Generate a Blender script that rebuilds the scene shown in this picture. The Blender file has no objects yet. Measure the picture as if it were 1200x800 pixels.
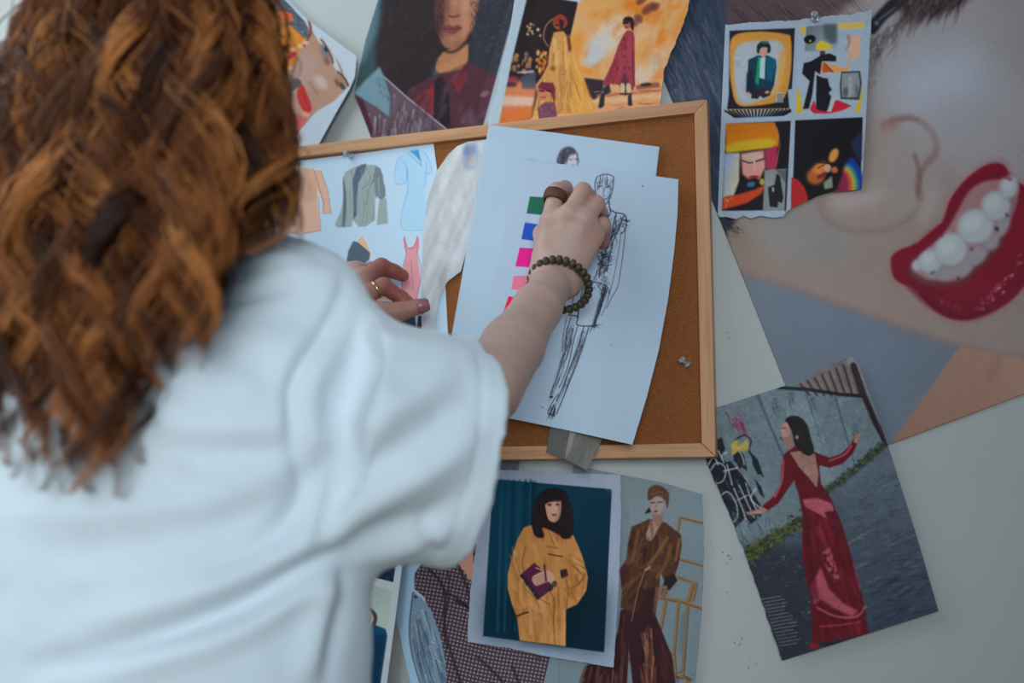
# A designer pins sketches to a cork board on a wall of torn magazine pages.
EXPOSURE = 0.0
KEY = 12.0
KEY3 = 10.0
KEY2 = 3.9
KEY2_COL = (0.79, 0.94, 1.0)
SPREAD = 48
SB = (.62, -2.6, 1.42)
SBT = (-.30, -.2, 1.22)
KEY_COL = (0.79, 0.94, 1.0)
WORLD_COL = (0.62, 0.80, 1.0)
WORLD_STR = 0.28
SKIP = set()
GAINS = {'poster': (1.327, 1.134, 1.036), 'four': (1.301, 1.114, 1.023), 'red': (1.496, 1.292, 1.195), 'coat': (1.446, 1.264, 1.193), 'suit': (1.196, 1.038, 0.967), 'blazer': (1.940, 1.706, 1.610), 'strip': (2.516, 2.231, 2.111), 'curly': (1.181, 1.014, 0.943), 'fire': (1.388, 1.190, 1.105), 'collage': (1.220, 1.060, 1.000), 'garment': (2.076, 1.842, 1.732), 'silver': (1.190, 1.036, 0.969), 'back': (1.534, 1.333, 1.239), 'front': (1.457, 1.256, 1.175), 'ribbon': (2.070, 1.799, 1.682)}
import bpy, bmesh, math, random
import numpy as np
from mathutils import Vector, Matrix

random.seed(7)
RNG = np.random.default_rng(7)
SC = bpy.context.scene
COL = SC.collection

# ------------------------------------------------------------------ camera
F = 1250.0            # focal length in pixels of the 1200 px wide frame
Z0 = 1.25             # height of the wall point the camera looks at
DIST = 1.32


def unit(v):
    v = np.array(v, float)
    return v / np.linalg.norm(v)


EX = unit((3918, 193, 1250))
_z = np.array((78, 6517, -1250.0))
EZ = unit(_z - EX * (_z @ EX))
EY = np.cross(EZ, EX)
RW = np.array([EX, EY, EZ])
CAM = np.array((0, 0, Z0)) - DIST * (RW @ np.array((0, 0, -1.0)))


def P(px, py, y=0.0):
    """point in the vertical plane at distance -y from the wall seen at a photo position"""
    d = RW @ np.array(((px - 600) / F, -(py - 400) / F, -1.0))
    t = (y - CAM[1]) / d[1]
    return CAM + d * t


def Pn(px, py, y):
    px = np.asarray(px, float); py = np.asarray(py, float); y = np.asarray(y, float)
    d = np.stack([(px - 600) / F, -(py - 400) / F, -np.ones_like(px)], -1) @ RW.T
    t = (y - CAM[1]) / d[..., 1]
    return CAM + d * t[..., None]


def proj(p):
    q = (np.asarray(p) - CAM) @ RW
    return 600 + F * q[..., 0] / -q[..., 2], 400 - F * q[..., 1] / -q[..., 2]


cam_d = bpy.data.cameras.new('camera')
cam_d.sensor_width = 36.0
cam_d.lens = F / 1200 * 36.0
cam_d.clip_start = 0.02
cam_d.dof.use_dof = True
cam_d.dof.focus_distance = 1.25
cam_d.dof.aperture_fstop = 2.6
cam = bpy.data.objects.new('camera', cam_d)
COL.objects.link(cam)
m4 = Matrix([list(RW[i]) + [CAM[i]] for i in range(3)] + [[0, 0, 0, 1]])
cam.matrix_world = m4
SC.camera = cam
SC.view_settings.view_transform = 'Standard'
SC.view_settings.look = 'None'
SC.view_settings.gamma = 1.0
SC.view_settings.use_curve_mapping = False
SC.view_settings.exposure = EXPOSURE if 'EXPOSURE' in globals() else 0.0


# ------------------------------------------------------------------ helpers
def tag(o, label=None, cat=None, group=None, kind=None):
    if label: o['label'] = label
    if cat: o['category'] = cat
    if group: o['group'] = group
    if kind: o['kind'] = kind
    return o


def empty(name, loc=(0, 0, 0)):
    o = bpy.data.objects.new(name, None)
    o.empty_display_size = 0.02
    COL.objects.link(o)
    o.location = loc
    return o


def np_mesh(name, verts, faces, mat, parent=None, smooth=True, cols=None, mat_idx=None):
    """verts Nx3 (world, the parents sit unrotated), faces: Mx4 / Mx3 array or list of tuples"""
    me = bpy.data.meshes.new(name)
    V = np.asarray(verts, np.float32)
    if parent is not None:
        V = V - np.array(parent_world(parent), np.float32)
    if isinstance(faces, np.ndarray):
        k = faces.shape[1]; n = len(faces)
        me.vertices.add(len(V)); me.vertices.foreach_set('co', V.ravel())
        me.loops.add(n * k); me.loops.foreach_set('vertex_index', faces.astype(np.int32).ravel())
        me.polygons.add(n)
        me.polygons.foreach_set('loop_start', np.arange(0, n * k, k, dtype=np.int32))
        me.update(calc_edges=True)
    else:
        me.from_pydata([tuple(v) for v in V], [], [tuple(int(i) for i in f) for f in faces])
    me.validate()
    if smooth:
        me.polygons.foreach_set('use_smooth', np.ones(len(me.polygons), bool))
    if cols is not None:
        ca = me.color_attributes.new('Col', 'FLOAT_COLOR', 'POINT')
        c4 = np.ones((len(V), 4), np.float32); c4[:, :3] = cols
        ca.data.foreach_set('color', c4.ravel())
    mats = mat if isinstance(mat, (list, tuple)) else [mat]
    for m in mats: me.materials.append(m)
    if mat_idx is not None:
        me.polygons.foreach_set('material_index', np.asarray(mat_idx, np.int32))
    me.update()
    o = bpy.data.objects.new(name, me)
    COL.objects.link(o)
    if parent is not None: o.parent = parent
    return o


def parent_world(p):
    l = Vector((0, 0, 0))
    while p is not None:
        l = l + Vector(p.location); p = p.parent
    return l


def bm_obj(name, bm, mat, parent=None, smooth=False):
    me = bpy.data.meshes.new(name)
    bmesh.ops.recalc_face_normals(bm, faces=bm.faces)
    if parent is not None:
        bmesh.ops.translate(bm, verts=bm.verts, vec=-parent_world(parent))
    bm.to_mesh(me); bm.free()
    if smooth:
        me.polygons.foreach_set('use_smooth', np.ones(len(me.polygons), bool))
    me.materials.append(mat)
    o = bpy.data.objects.new(name, me)
    COL.objects.link(o)
    if parent is not None: o.parent = parent
    return o


def lin(c):
    c = np.asarray(c, float) / 255.0
    return np.where(c <= 0.04045, c / 12.92, ((c + 0.055) / 1.055) ** 2.4)


# ------------------------------------------------------------------ materials
def new_mat(name):
    m = bpy.data.materials.new(name); m.use_nodes = True
    return m, m.node_tree.nodes, m.node_tree.links, m.node_tree.nodes['Principled BSDF']


def simple_mat(name, col, rough=0.5, metal=0.0, trans=0.0, noise=0.0, nscale=40.0, bump=0.0, bscale=200.0, sheen=0.0, sss=0.0, ior=1.45, stretch=(1, 1, 1)):
    m, N, L, b = new_mat(name)
    b.inputs['Roughness'].default_value = rough
    b.inputs['Metallic'].default_value = metal
    b.inputs['Transmission Weight'].default_value = trans
    b.inputs['IOR'].default_value = ior
    b.inputs['Sheen Weight'].default_value = sheen
    c = lin(col)
    tc = N.new('ShaderNodeTexCoord'); mp = N.new('ShaderNodeMapping'); mp.inputs['Scale'].default_value = stretch
    L.new(tc.outputs['Object'], mp.inputs['Vector'])
    if noise > 0:
        nz = N.new('ShaderNodeTexNoise'); nz.inputs['Scale'].default_value = nscale; nz.inputs['Detail'].default_value = 6
        L.new(mp.outputs['Vector'], nz.inputs['Vector'])
        r = N.new('ShaderNodeValToRGB')
        r.color_ramp.elements[0].position = 0.3; r.color_ramp.elements[1].position = 0.7
        r.color_ramp.elements[0].color = (*[max(0, x * (1 - noise)) for x in c], 1)
        r.color_ramp.elements[1].color = (*[min(1, x * (1 + noise)) for x in c], 1)
        L.new(nz.outputs['Fac'], r.inputs['Fac']); L.new(r.outputs['Color'], b.inputs['Base Color'])
    else:
        b.inputs['Base Color'].default_value = (*c, 1)
    if bump > 0:
        nb = N.new('ShaderNodeTexNoise'); nb.inputs['Scale'].default_value = bscale; nb.inputs['Detail'].default_value = 4
        L.new(mp.outputs['Vector'], nb.inputs['Vector'])
        bp = N.new('ShaderNodeBump'); bp.inputs['Strength'].default_value = bump; bp.inputs['Distance'].default_value = 0.001
        L.new(nb.outputs['Fac'], bp.inputs['Height']); L.new(bp.outputs['Normal'], b.inputs['Normal'])
    if sss > 0:
        b.inputs['Subsurface Weight'].default_value = sss
        b.inputs['Subsurface Radius'].default_value = (0.012, 0.005, 0.003)
        b.inputs['Subsurface Scale'].default_value = 0.4
    return m


def attr_mat(name, rough=0.5, spec=0.5, grain=0.06, gscale=900.0, bump=0.0, bscale=60.0, sss=0.0):
    """a printed / dyed surface: its own colours come from a colour attribute, plus fibre grain"""
    m, N, L, b = new_mat(name)
    at = N.new('ShaderNodeAttribute'); at.attribute_name = 'Col'
    tc = N.new('ShaderNodeTexCoord')
    nz = N.new('ShaderNodeTexNoise'); nz.inputs['Scale'].default_value = gscale; nz.inputs['Detail'].default_value = 3
    L.new(tc.outputs['Object'], nz.inputs['Vector'])
    mr = N.new('ShaderNodeMapRange')
    mr.inputs['To Min'].default_value = 1 - grain; mr.inputs['To Max'].default_value = 1 + grain
    L.new(nz.outputs['Fac'], mr.inputs['Value'])
    mx = N.new('ShaderNodeVectorMath'); mx.operation = 'SCALE'
    L.new(at.outputs['Color'], mx.inputs[0]); L.new(mr.outputs['Result'], mx.inputs['Scale'])
    L.new(mx.outputs['Vector'], b.inputs['Base Color'])
    b.inputs['Roughness'].default_value = rough
    b.inputs['Specular IOR Level'].default_value = spec
    if bump > 0:
        nb = N.new('ShaderNodeTexNoise'); nb.inputs['Scale'].default_value = bscale; nb.inputs['Detail'].default_value = 3
        L.new(tc.outputs['Object'], nb.inputs['Vector'])
        bp = N.new('ShaderNodeBump'); bp.inputs['Strength'].default_value = bump; bp.inputs['Distance'].default_value = 0.002
        L.new(nb.outputs['Fac'], bp.inputs['Height']); L.new(bp.outputs['Normal'], b.inputs['Normal'])
    if sss > 0:
        b.inputs['Subsurface Weight'].default_value = sss
        b.inputs['Subsurface Radius'].default_value = (0.010, 0.004, 0.002)
        b.inputs['Subsurface Scale'].default_value = 0.3
    return m


M_GLOSSY = attr_mat('magazine_print', 0.45, 0.12, 0.04)
M_PAPER = attr_mat('matte_paper_print', 0.75, 0.25, 0.04)
M_BACK = simple_mat('paper_back', (205, 210, 215), 0.8, noise=0.04, nscale=300)


# ------------------------------------------------------------------ painter for the printed pictures
def vnoise(X, Y, seed=0):
    """smooth value noise"""
    xi = np.floor(X).astype(np.int64); yi = np.floor(Y).astype(np.int64)
    fx = X - xi; fy = Y - yi
    fx = fx * fx * (3 - 2 * fx); fy = fy * fy * (3 - 2 * fy)

    def h(a, b):
        n = (a * 374761393 + b * 668265263 + seed * 974634777) & 0x7fffffff
        n = ((n ^ (n >> 13)) * 1274126177) & 0x7fffffff
        return ((n ^ (n >> 16)) & 0xffff) / 65535.0
    return (h(xi, yi) * (1 - fx) + h(xi + 1, yi) * fx) * (1 - fy) + (h(xi, yi + 1) * (1 - fx) + h(xi + 1, yi + 1) * fx) * fy


def fbm(X, Y, seed=0, o=4):
    s = 0; a = 0.5; t = 0
    for i in range(o):
        s = s + a * vnoise(X * 2 ** i, Y * 2 ** i, seed + i * 17); t += a; a *= 0.5
    return s / t


def catmull(pts, closed=True, n=8):
    p = np.asarray(pts, float); k = len(p); out = []
    for i in range(k if closed else k - 1):
        if closed:
            a, b, c, d = p[(i - 1) % k], p[i], p[(i + 1) % k], p[(i + 2) % k]
        else:
            a, b, c, d = p[max(i - 1, 0)], p[i], p[i + 1], p[min(i + 2, k - 1)]
        for t in np.linspace(0, 1, n, endpoint=False):
            out.append(0.5 * ((2 * b) + (-a + c) * t + (2 * a - 5 * b + 4 * c - d) * t * t + (-a + 3 * b - 3 * c + d) * t ** 3))
    if not closed: out.append(p[-1])
    return np.array(out)


def box_blur(m, r):
    if r < 1: return m
    for ax in (0, 1):
        pad = [(0, 0), (0, 0)]; pad[ax] = (r + 1, r)
        c = np.cumsum(np.pad(m, pad, mode='edge'), axis=ax)
        n = m.shape[ax]
        m = (np.take(c, np.arange(2 * r + 1, 2 * r + 1 + n), axis=ax) - np.take(c, np.arange(0, n), axis=ax)) / (2 * r + 1)
    return m


class Canvas:
    def __init__(s, x0, y0, x1, y1, ss=2.0, bg=(128, 128, 128)):
        s.x0, s.y0, s.ss = x0, y0, ss
        s.w = int((x1 - x0) * ss) + 1; s.h = int((y1 - y0) * ss) + 1
        s.a = np.zeros((s.h, s.w, 3)); s.a[:] = bg

    def XY(s, r0=0, r1=None, c0=0, c1=None):
        r1 = s.h if r1 is None else r1; c1 = s.w if c1 is None else c1
        x = s.x0 + np.arange(c0, c1) / s.ss; y = s.y0 + np.arange(r0, r1) / s.ss
        return np.meshgrid(x, y)

    def _win(s, xa, ya, xb, yb, pad):
        c0 = max(0, int((xa - pad - s.x0) * s.ss)); c1 = min(s.w, int((xb + pad - s.x0) * s.ss) + 2)
        r0 = max(0, int((ya - pad - s.y0) * s.ss)); r1 = min(s.h, int((yb + pad - s.y0) * s.ss) + 2)
        return r0, r1, c0, c1

    def _put(s, win, m, col, a):
        r0, r1, c0, c1 = win
        if callable(col):
            X, Y = s.XY(r0, r1, c0, c1); c = col(X, Y)
        else:
            c = np.asarray(col, float)
        m = np.clip(m * a, 0, 1)[..., None]
        s.a[r0:r1, c0:c1] = s.a[r0:r1, c0:c1] * (1 - m) + c * m

    def poly(s, pts, col, soft=0.0, a=1.0, sm=False, tex=None):
        p = catmull(pts) if sm else np.asarray(pts, float)
        pad = soft * 2 + 2
        win = s._win(p[:, 0].min(), p[:, 1].min(), p[:, 0].max(), p[:, 1].max(), pad)
        r0, r1, c0, c1 = win
        if r1 <= r0 or c1 <= c0: return s
        X, Y = s.XY(r0, r1, c0, c1)
        ins = np.zeros(X.shape, bool)
        q = np.roll(p, -1, 0)
        for (xa, ya), (xb, yb) in zip(p, q):
            if ya == yb: continue
            rr = slice(max(0, int((min(ya, yb) - s.y0) * s.ss) - r0), max(0, int((max(ya, yb) - s.y0) * s.ss) - r0 + 2))
            Yr = Y[rr]
            if Yr.size == 0: continue
            cond = (ya > Yr) != (yb > Yr)
            ins[rr] ^= cond & (X[rr] < (xb - xa) * (Yr - ya) / (yb - ya) + xa)
        m = box_blur(ins.astype(float), 1)
        if soft > 0:
            r = max(1, int(soft * s.ss * 0.6)); m = box_blur(box_blur(m, r), r)
        if tex is not None: m = m * tex(X, Y)
        s._put(win, m, col, a)
        return s

    def ell(s, cx, cy, rx, ry, col, rot=0.0, soft=0.0, a=1.0, tex=None):
        t = np.linspace(0, 2 * np.pi, 28, endpoint=False); c, n = math.cos(math.radians(rot)), math.sin(math.radians(rot))
        u, v = rx * np.cos(t), ry * np.sin(t)
        return s.poly(np.stack([cx + u * c - v * n, cy + u * n + v * c], 1), col, soft, a, False, tex)

    def line(s, pts, w, col, a=1.0, soft=0.3, sm=False, taper=False):
        p = catmull(pts, False, 6) if sm and len(pts) > 2 else np.asarray(pts, float)
        win = s._win(p[:, 0].min(), p[:, 1].min(), p[:, 0].max(), p[:, 1].max(), w + soft * 2 + 2)
        r0, r1, c0, c1 = win
        if r1 <= r0 or c1 <= c0: return s
        X, Y = s.XY(r0, r1, c0, c1)
        m = np.zeros(X.shape); n = len(p) - 1
        for i in range(n):
            ax, ay = p[i]; bx, by = p[i + 1]
            dx, dy = bx - ax, by - ay; l2 = dx * dx + dy * dy + 1e-9
            t = np.clip(((X - ax) * dx + (Y - ay) * dy) / l2, 0, 1)
            d = np.hypot(X - ax - t * dx, Y - ay - t * dy)
            ww = w / 2
            if taper: ww = ww * (1 - 0.85 * (i + t) / n)
            m = np.maximum(m, np.clip((ww - d) / (soft + 0.35) + 0.5, 0, 1))
        s._put(win, m, col, a)
        return s

    def strokes(s, n, region, ang, length, w, cols, a=0.5, jit=8, seed=1, curve=0.0, soft=0.3):
        """n hair-like strokes starting inside the px polygon region"""
        r = random.Random(seed); P_ = np.asarray(region, float)
        xa, ya = P_.min(0); xb, yb = P_.max(0); k = 0; tries = 0
        while k < n and tries < n * 30:
            tries += 1
            x, y = r.uniform(xa, xb), r.uniform(ya, yb)
            ins = False
            for (x1, y1), (x2, y2) in zip(P_, np.roll(P_, -1, 0)):
                if (y1 > y) != (y2 > y) and x < (x2 - x1) * (y - y1) / (y2 - y1) + x1: ins = not ins
            if not ins: continue
            k += 1
            A = ang(x, y) if callable(ang) else ang
            t = math.radians(A + r.uniform(-jit, jit)); L = length * r.uniform(0.5, 1.3)
            c = curve * r.uniform(-1, 1) * L
            dx, dy = math.cos(t), math.sin(t)
            s.line([(x, y), (x + dx * L / 2 - dy * c, y + dy * L / 2 + dx * c), (x + dx * L, y + dy * L)], w * r.uniform(0.6, 1.4), r.choice(cols), a * r.uniform(0.5, 1.1), soft, sm=True, taper=True)
        return s

    def noise(s, amp, sx, sy=None, ang=0.0, seed=0, win=None, o=4):
        """multiplies the canvas by fractal noise; sx, sy feature size in px"""
        sy = sy or sx
        X, Y = s.XY(); c, n = math.cos(math.radians(ang)), math.sin(math.radians(ang))
        f = fbm((X * c + Y * n) / sx + 50, (-X * n + Y * c) / sy + 50, seed, o)
        s.a *= (1 + amp * (f - 0.5) * 2)[..., None]
        return s

    def shade(s, pts, n, ang, length, w, cols, a=.5, jit=8, seed=1, curve=.15, soft=1.2, sm=False, edge=.4):
        """soft folds, locks or streaks that stay inside a printed shape"""
        old = s.a.copy(); s.strokes(n, pts, ang, length, w, cols, a, jit, seed, curve, soft)
        m = Canvas.__new__(Canvas); m.x0, m.y0, m.ss, m.w, m.h = s.x0, s.y0, s.ss, s.w, s.h; m.a = np.zeros((s.h, s.w, 3))
        m.poly(pts, (1, 1, 1), edge, sm=sm)
        s.a = old + (s.a - old) * m.a
        return s

    def blur(s, r=1):
        for k in range(3): s.a[..., k] = box_blur(s.a[..., k], r)
        return s

    def sample(s, x, y):
        fx = np.clip((x - s.x0) * s.ss, 0, s.w - 1.001); fy = np.clip((y - s.y0) * s.ss, 0, s.h - 1.001)
        i = fx.astype(int); j = fy.astype(int); u = (fx - i)[..., None]; v = (fy - j)[..., None]
        A = s.a
        return (A[j, i] * (1 - u) + A[j, i + 1] * u) * (1 - v) + (A[j + 1, i] * (1 - u) + A[j + 1, i + 1] * u) * v


def grad(x0, y0, c0, x1, y1, c1):
    c0 = np.asarray(c0, float); c1 = np.asarray(c1, float); l2 = (x1 - x0) ** 2 + (y1 - y0) ** 2

    def f(X, Y):
        t = np.clip(((X - x0) * (x1 - x0) + (Y - y0) * (y1 - y0)) / l2, 0, 1)[..., None]
        return c0 * (1 - t) + c1 * t
    return f


def ntex(sx, sy=None, ang=0, seed=0, lo=0.35, hi=0.65):
    sy = sy or sx; c, n = math.cos(math.radians(ang)), math.sin(math.radians(ang))

    def f(X, Y):
        v = fbm((X * c + Y * n) / sx + 80, (-X * n + Y * c) / sy + 80, seed)
        return np.clip((v - lo) / (hi - lo), 0, 1)
    return f


def resample(pts, n):
    p = np.asarray(pts, float)
    d = np.concatenate([[0], np.cumsum(np.hypot(*np.diff(p, axis=0).T))]); t = np.linspace(0, d[-1], n)
    return np.stack([np.interp(t, d, p[:, 0]), np.interp(t, d, p[:, 1])], 1)


def torn(pts, amp=1.2, step=2.0, seed=0):
    p = np.asarray(pts, float)
    L = np.hypot(*np.diff(p, axis=0).T).sum(); n = max(3, int(L / step))
    q = resample(p, n); k = np.arange(n)
    off = (fbm(k * step / 7.0 + 9, k * 0 + 3.3, seed, 4) - 0.5) * 2 * amp
    off *= np.clip(np.minimum(k, n - 1 - k) / 3.0, 0, 1)
    t = np.gradient(q, axis=0); t /= np.linalg.norm(t, axis=1)[:, None] + 1e-9
    return q + np.stack([-t[:, 1], t[:, 0]], 1) * off[:, None]


def sheet(name, label, cat, top, right, bottom, left, cv, off, gain=1.0, res=1.0, lift=None, mat=None, group=None, thick=0.0004):
    """a paper sheet: Coons patch between its four cut or torn edges, lying off metres before the wall;
    lift(u, v, x, y) bends it further away from the wall.  cv: Canvas with the printed picture"""
    nu = max(3, int(max(np.hypot(*np.diff(np.asarray(top, float), axis=0).T).sum(), np.hypot(*np.diff(np.asarray(bottom, float), axis=0).T).sum()) / res) + 1)
    nv = max(3, int(max(np.hypot(*np.diff(np.asarray(left, float), axis=0).T).sum(), np.hypot(*np.diff(np.asarray(right, float), axis=0).T).sum()) / res) + 1)
    T, B, Lf, R = resample(top, nu), resample(bottom, nu), resample(left, nv), resample(right, nv)
    u = np.linspace(0, 1, nu)[None, :, None]; v = np.linspace(0, 1, nv)[:, None, None]
    G = (1 - v) * T[None] + v * B[None] + (1 - u) * Lf[:, None] + u * R[:, None] - ((1 - u) * (1 - v) * T[0] + u * (1 - v) * T[-1] + (1 - u) * v * B[0] + u * v * B[-1])
    x, y = G[..., 0], G[..., 1]
    d = np.full(x.shape, off)
    if lift is not None:
        d = d + lift(u[..., 0] + 0 * x, v[..., 0] + 0 * x, x, y)
    W = Pn(x, y, -d).reshape(-1, 3)
    C = lin(np.clip(cv.sample(x, y), 0, 255)).reshape(-1, 3) * np.reshape(gain, (1, -1))
    C = C / np.maximum(1, C.max(1, keepdims=True) / .88)       # brighter than paper is not printable
    C = np.clip(C, 0.001, 0.9)
    idx = np.arange(nu * nv).reshape(nv, nu)
    Fc = np.stack([idx[:-1, :-1], idx[1:, :-1], idx[1:, 1:], idx[:-1, 1:]], -1).reshape(-1, 4)
    # coarse back side and rim
    st = max(1, int(4 / res))
    iu = np.unique(np.append(np.arange(0, nu, st), nu - 1)); iv = np.unique(np.append(np.arange(0, nv, st), nv - 1))
    back = W.reshape(nv, nu, 3)[iv][:, iu] + np.array((0, thick, 0)); bn = len(W)
    bi = bn + np.arange(len(iu) * len(iv)).reshape(len(iv), len(iu))
    BF = np.stack([bi[:-1, :-1], bi[:-1, 1:], bi[1:, 1:], bi[1:, :-1]], -1).reshape(-1, 4)
    rim = []
    fr = W.reshape(nv, nu, 3)
    V2 = [W, back.reshape(-1, 3)]; C2 = [C, np.full((back.shape[0] * back.shape[1], 3), 0.6)]
    base = bn + len(iu) * len(iv)
    loop = np.concatenate([idx[0, :-1], idx[:-1, -1], idx[-1, :0:-1], idx[:0:-1, 0]])
    rb = W[loop] + np.array((0, thick, 0)); V2.append(rb); C2.append(np.full((len(rb), 3), 0.55))
    ri = base + np.arange(len(loop)); nx = np.roll(np.arange(len(loop)), -1)
    RF = np.stack([loop, loop[nx], ri[nx], ri], -1)
    Fa = np.concatenate([Fc, BF, RF])
    mi = np.concatenate([np.zeros(len(Fc)), np.ones(len(BF) + len(RF))])
    o = np_mesh(name, np.concatenate(V2), Fa, [mat or M_GLOSSY, M_BACK], cols=np.concatenate(C2), mat_idx=mi)
    tag(o, label, cat, group)
    return o
# ------------------------------------------------------------------ printed pictures on the wall
SK = (168, 142, 134)


def face_poster():
    c = Canvas(690, -110, 1330, 570, 1.6, (156, 155, 160))
    c.poly([(840, 180), (1000, 120), (1300, 330), (1300, 430), (1100, 470), (840, 330)], (150, 138, 134), 40)
    c.ell(1105, 100, 60, 52, (172, 184, 202), 0, 40, .9)
    c.ell(940, 275, 60, 34, (142, 142, 142), 20, 22, .9)
    c.ell(1040, 350, 70, 26, (152, 136, 131), 22, 18, .9)
    # chin, grey backdrop and neck
    c.poly([(840, 262), (868, 318), (900, 327), (935, 339), (1000, 362), (1065, 386), (1125, 405), (1045, 520), (960, 560), (880, 560)], grad(880, 330, (116, 130, 147), 1040, 500, (108, 122, 141)))
    c.line([(868, 318), (900, 327), (935, 339), (1000, 362), (1065, 386), (1125, 405), (1200, 420), (1300, 420)], 9, (140, 120, 118), .55, 4, sm=True)
    c.poly([(1126, 406), (1200, 421), (1330, 421), (1330, 480), (1000, 560), (1040, 524)], grad(1060, 500, (150, 117, 102), 1190, 430, (168, 134, 118)), 1.0)
    c.ell(1165, 432, 8, 20, (150, 116, 104), 20, 7, .6)
    c.poly([(846, 268), (856, 290), (872, 318), (930, 337), (900, 300), (870, 270)], (150, 132, 122), 12, .7)
    # dark hair at the upper left
    c.poly([(680, -120), (1150, -120), (1010, -20), (960, 10), (900, 120), (858, 200), (862, 258), (852, 272), (838, 300), (680, 300)], (50, 62, 82), 4)
    c.poly([(840, -120), (1150, -120), (1000, 0), (975, 22), (940, 30), (880, 40), (862, 60), (850, 20)], (88, 74, 79), 8)
    hair = [(760, -10), (850, -10), (855, 120), (845, 260), (770, 150)]
    c.strokes(260, hair, lambda x, y: 72 + (x - 800) * .1, 46, 1.1, [(98, 116, 140), (82, 98, 124), (116, 130, 152), (34, 42, 58)], .55, 8, 3, .05)
    c.strokes(120, [(772, 20), (838, 20), (840, 110), (776, 112)], 66, 26, .9, [(150, 156, 168), (130, 136, 152)], .5, 8, 4)
    c.strokes(110, [(850, 0), (930, 0), (940, 30), (850, 40)], 48, 50, 1.2, [(60, 48, 54), (116, 98, 100), (70, 58, 62), (40, 34, 40)], .6, 8, 5, .06)
    c.strokes(70, [(930, -10), (1005, -10), (975, 22), (940, 26)], 40, 46, 1.1, [(110, 84, 78), (66, 50, 52), (140, 110, 104)], .6, 9, 6, .06)
    c.strokes(30, [(846, 250), (862, 250), (866, 266), (848, 270)], 60, 14, 1.0, [(34, 30, 36)], .9, 40, 7, .3)
    # mascara wand, lashes, brow
    c.poly([(1018, 28), (1044, -2), (1062, -12), (1066, 0), (1040, 22), (1024, 40)], (38, 40, 50), 1.2, sm=True)
    for i in range(7):
        c.line([(1029 + i * 3.2, 25 - i * 2.4), (1031.5 + i * 3.2, 21 - i * 2.4)], 1.4, (130, 138, 150), .7)
    c.ell(1027, 27, 2.2, 2.6, (150, 150, 158), 0, .5, .9)
    c.strokes(90, [(1020, 46), (1055, 20), (1075, 14), (1030, 66)], lambda x, y: 118, 26, .9, [(70, 54, 58), (50, 40, 46)], .55, 26, 8, .2)
    c.strokes(46, [(1014, 62), (1026, 62), (1026, 98), (1014, 98)], 110, 12, .8, [(104, 84, 84)], .5, 40, 9, .2)
    c.poly([(1046, -20), (1160, -20), (1120, 12), (1075, 26), (1058, 22)], (96, 76, 78), 8, .75)
    c.strokes(200, [(1050, -14), (1150, -14), (1120, 8), (1070, 20)], lambda x, y: 118 + (x - 1100) * .12, 26, 1.2, [(48, 38, 44), (66, 50, 54), (36, 30, 36)], .8, 14, 10, .12)
    # nose
    c.ell(1060, 205, 44, 46, (158, 152, 152), 0, 22, .6)
    c.line([(1046, 141), (1066, 138), (1084, 146), (1096, 162), (1096, 180), (1084, 194), (1076, 210), (1078, 232)], 8, (128, 92, 90), .55, 5, sm=True)
    c.line([(1072, 182), (1078, 205), (1076, 226)], 5, (112, 76, 76), .5, 4, sm=True)
    c.line([(1034, 146), (1055, 139), (1076, 140)], 4, (132, 96, 92), .5, 3, sm=True)
    c.ell(1042, 146, 13, 7, (150, 112, 106), -15, 7, .6)
    c.line([(960, 238), (968, 256), (990, 268), (1015, 271), (1042, 268), (1066, 256), (1078, 240)], 6, (134, 108, 104), .45, 6, sm=True)
    c.ell(1002, 232, 32, 15, (178, 166, 168), -8, 13, .7)
    c.ell(1088, 240, 8, 28, (174, 164, 168), 20, 10, .6)
    c.line([(965, 235), (960, 215), (972, 196)], 7, (146, 118, 112), .35, 6, sm=True)
    c.ell(1130, 150, 60, 30, (160, 158, 166), 20, 26, .6)
    # lips
    lips = [(1044, 308), (1046, 299), (1056, 292), (1071, 286), (1090, 270), (1105, 257), (1112, 236), (1128, 214), (1147, 198), (1164, 191), (1177, 194), (1184, 206), (1198, 216), (1218, 226), (1232, 262), (1220, 310), (1201, 334), (1182, 354), (1156, 368), (1129, 375), (1106, 370), (1086, 355), (1074, 338), (1058, 333), (1047, 324)]
    c.poly([(x + (x - 1130) * .05, y + (y - 285) * .06) for x, y in lips], (158, 112, 116), 5, .6, True)
    c.poly(lips, (126, 10, 34), 1.6, sm=True)
    c.line([(1054, 310), (1080, 296), (1108, 270), (1122, 240), (1140, 214), (1165, 202), (1180, 206)], 9, (118, 14, 40), .8, 5, sm=True)
    c.line([(1074, 330), (1100, 352), (1135, 362), (1170, 346), (1195, 318), (1215, 280)], 24, (112, 10, 38), .8, 8, sm=True)
    c.line([(1080, 344), (1106, 365), (1132, 371), (1160, 363)], 5, (92, 6, 30), .7, 4, sm=True)
    c.line([(1107, 248), (1114, 230), (1127, 211), (1142, 198)], 2.2, (196, 130, 146), .6, 1.5, sm=True)
    c.line([(1074, 284), (1090, 271), (1104, 259)], 2.0, (196, 130, 146), .6, 1.2, sm=True)
    c.strokes(46, [(1140, 358), (1165, 338), (1186, 318), (1196, 296), (1200, 305), (1180, 340), (1150, 364)], 135, 5, 1.8, [(196, 120, 142), (206, 150, 168)], .7, 24, 12)
    c.strokes(16, [(1103, 350), (1130, 358), (1128, 364), (1104, 356)], 100, 4, 1.3, [(180, 90, 114)], .7, 24, 13)
    c.strokes(40, [(1190, 232), (1202, 232), (1206, 270), (1192, 280)], 170, 8, 1.2, [(150, 60, 84), (96, 8, 34)], .5, 14, 14)
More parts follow.
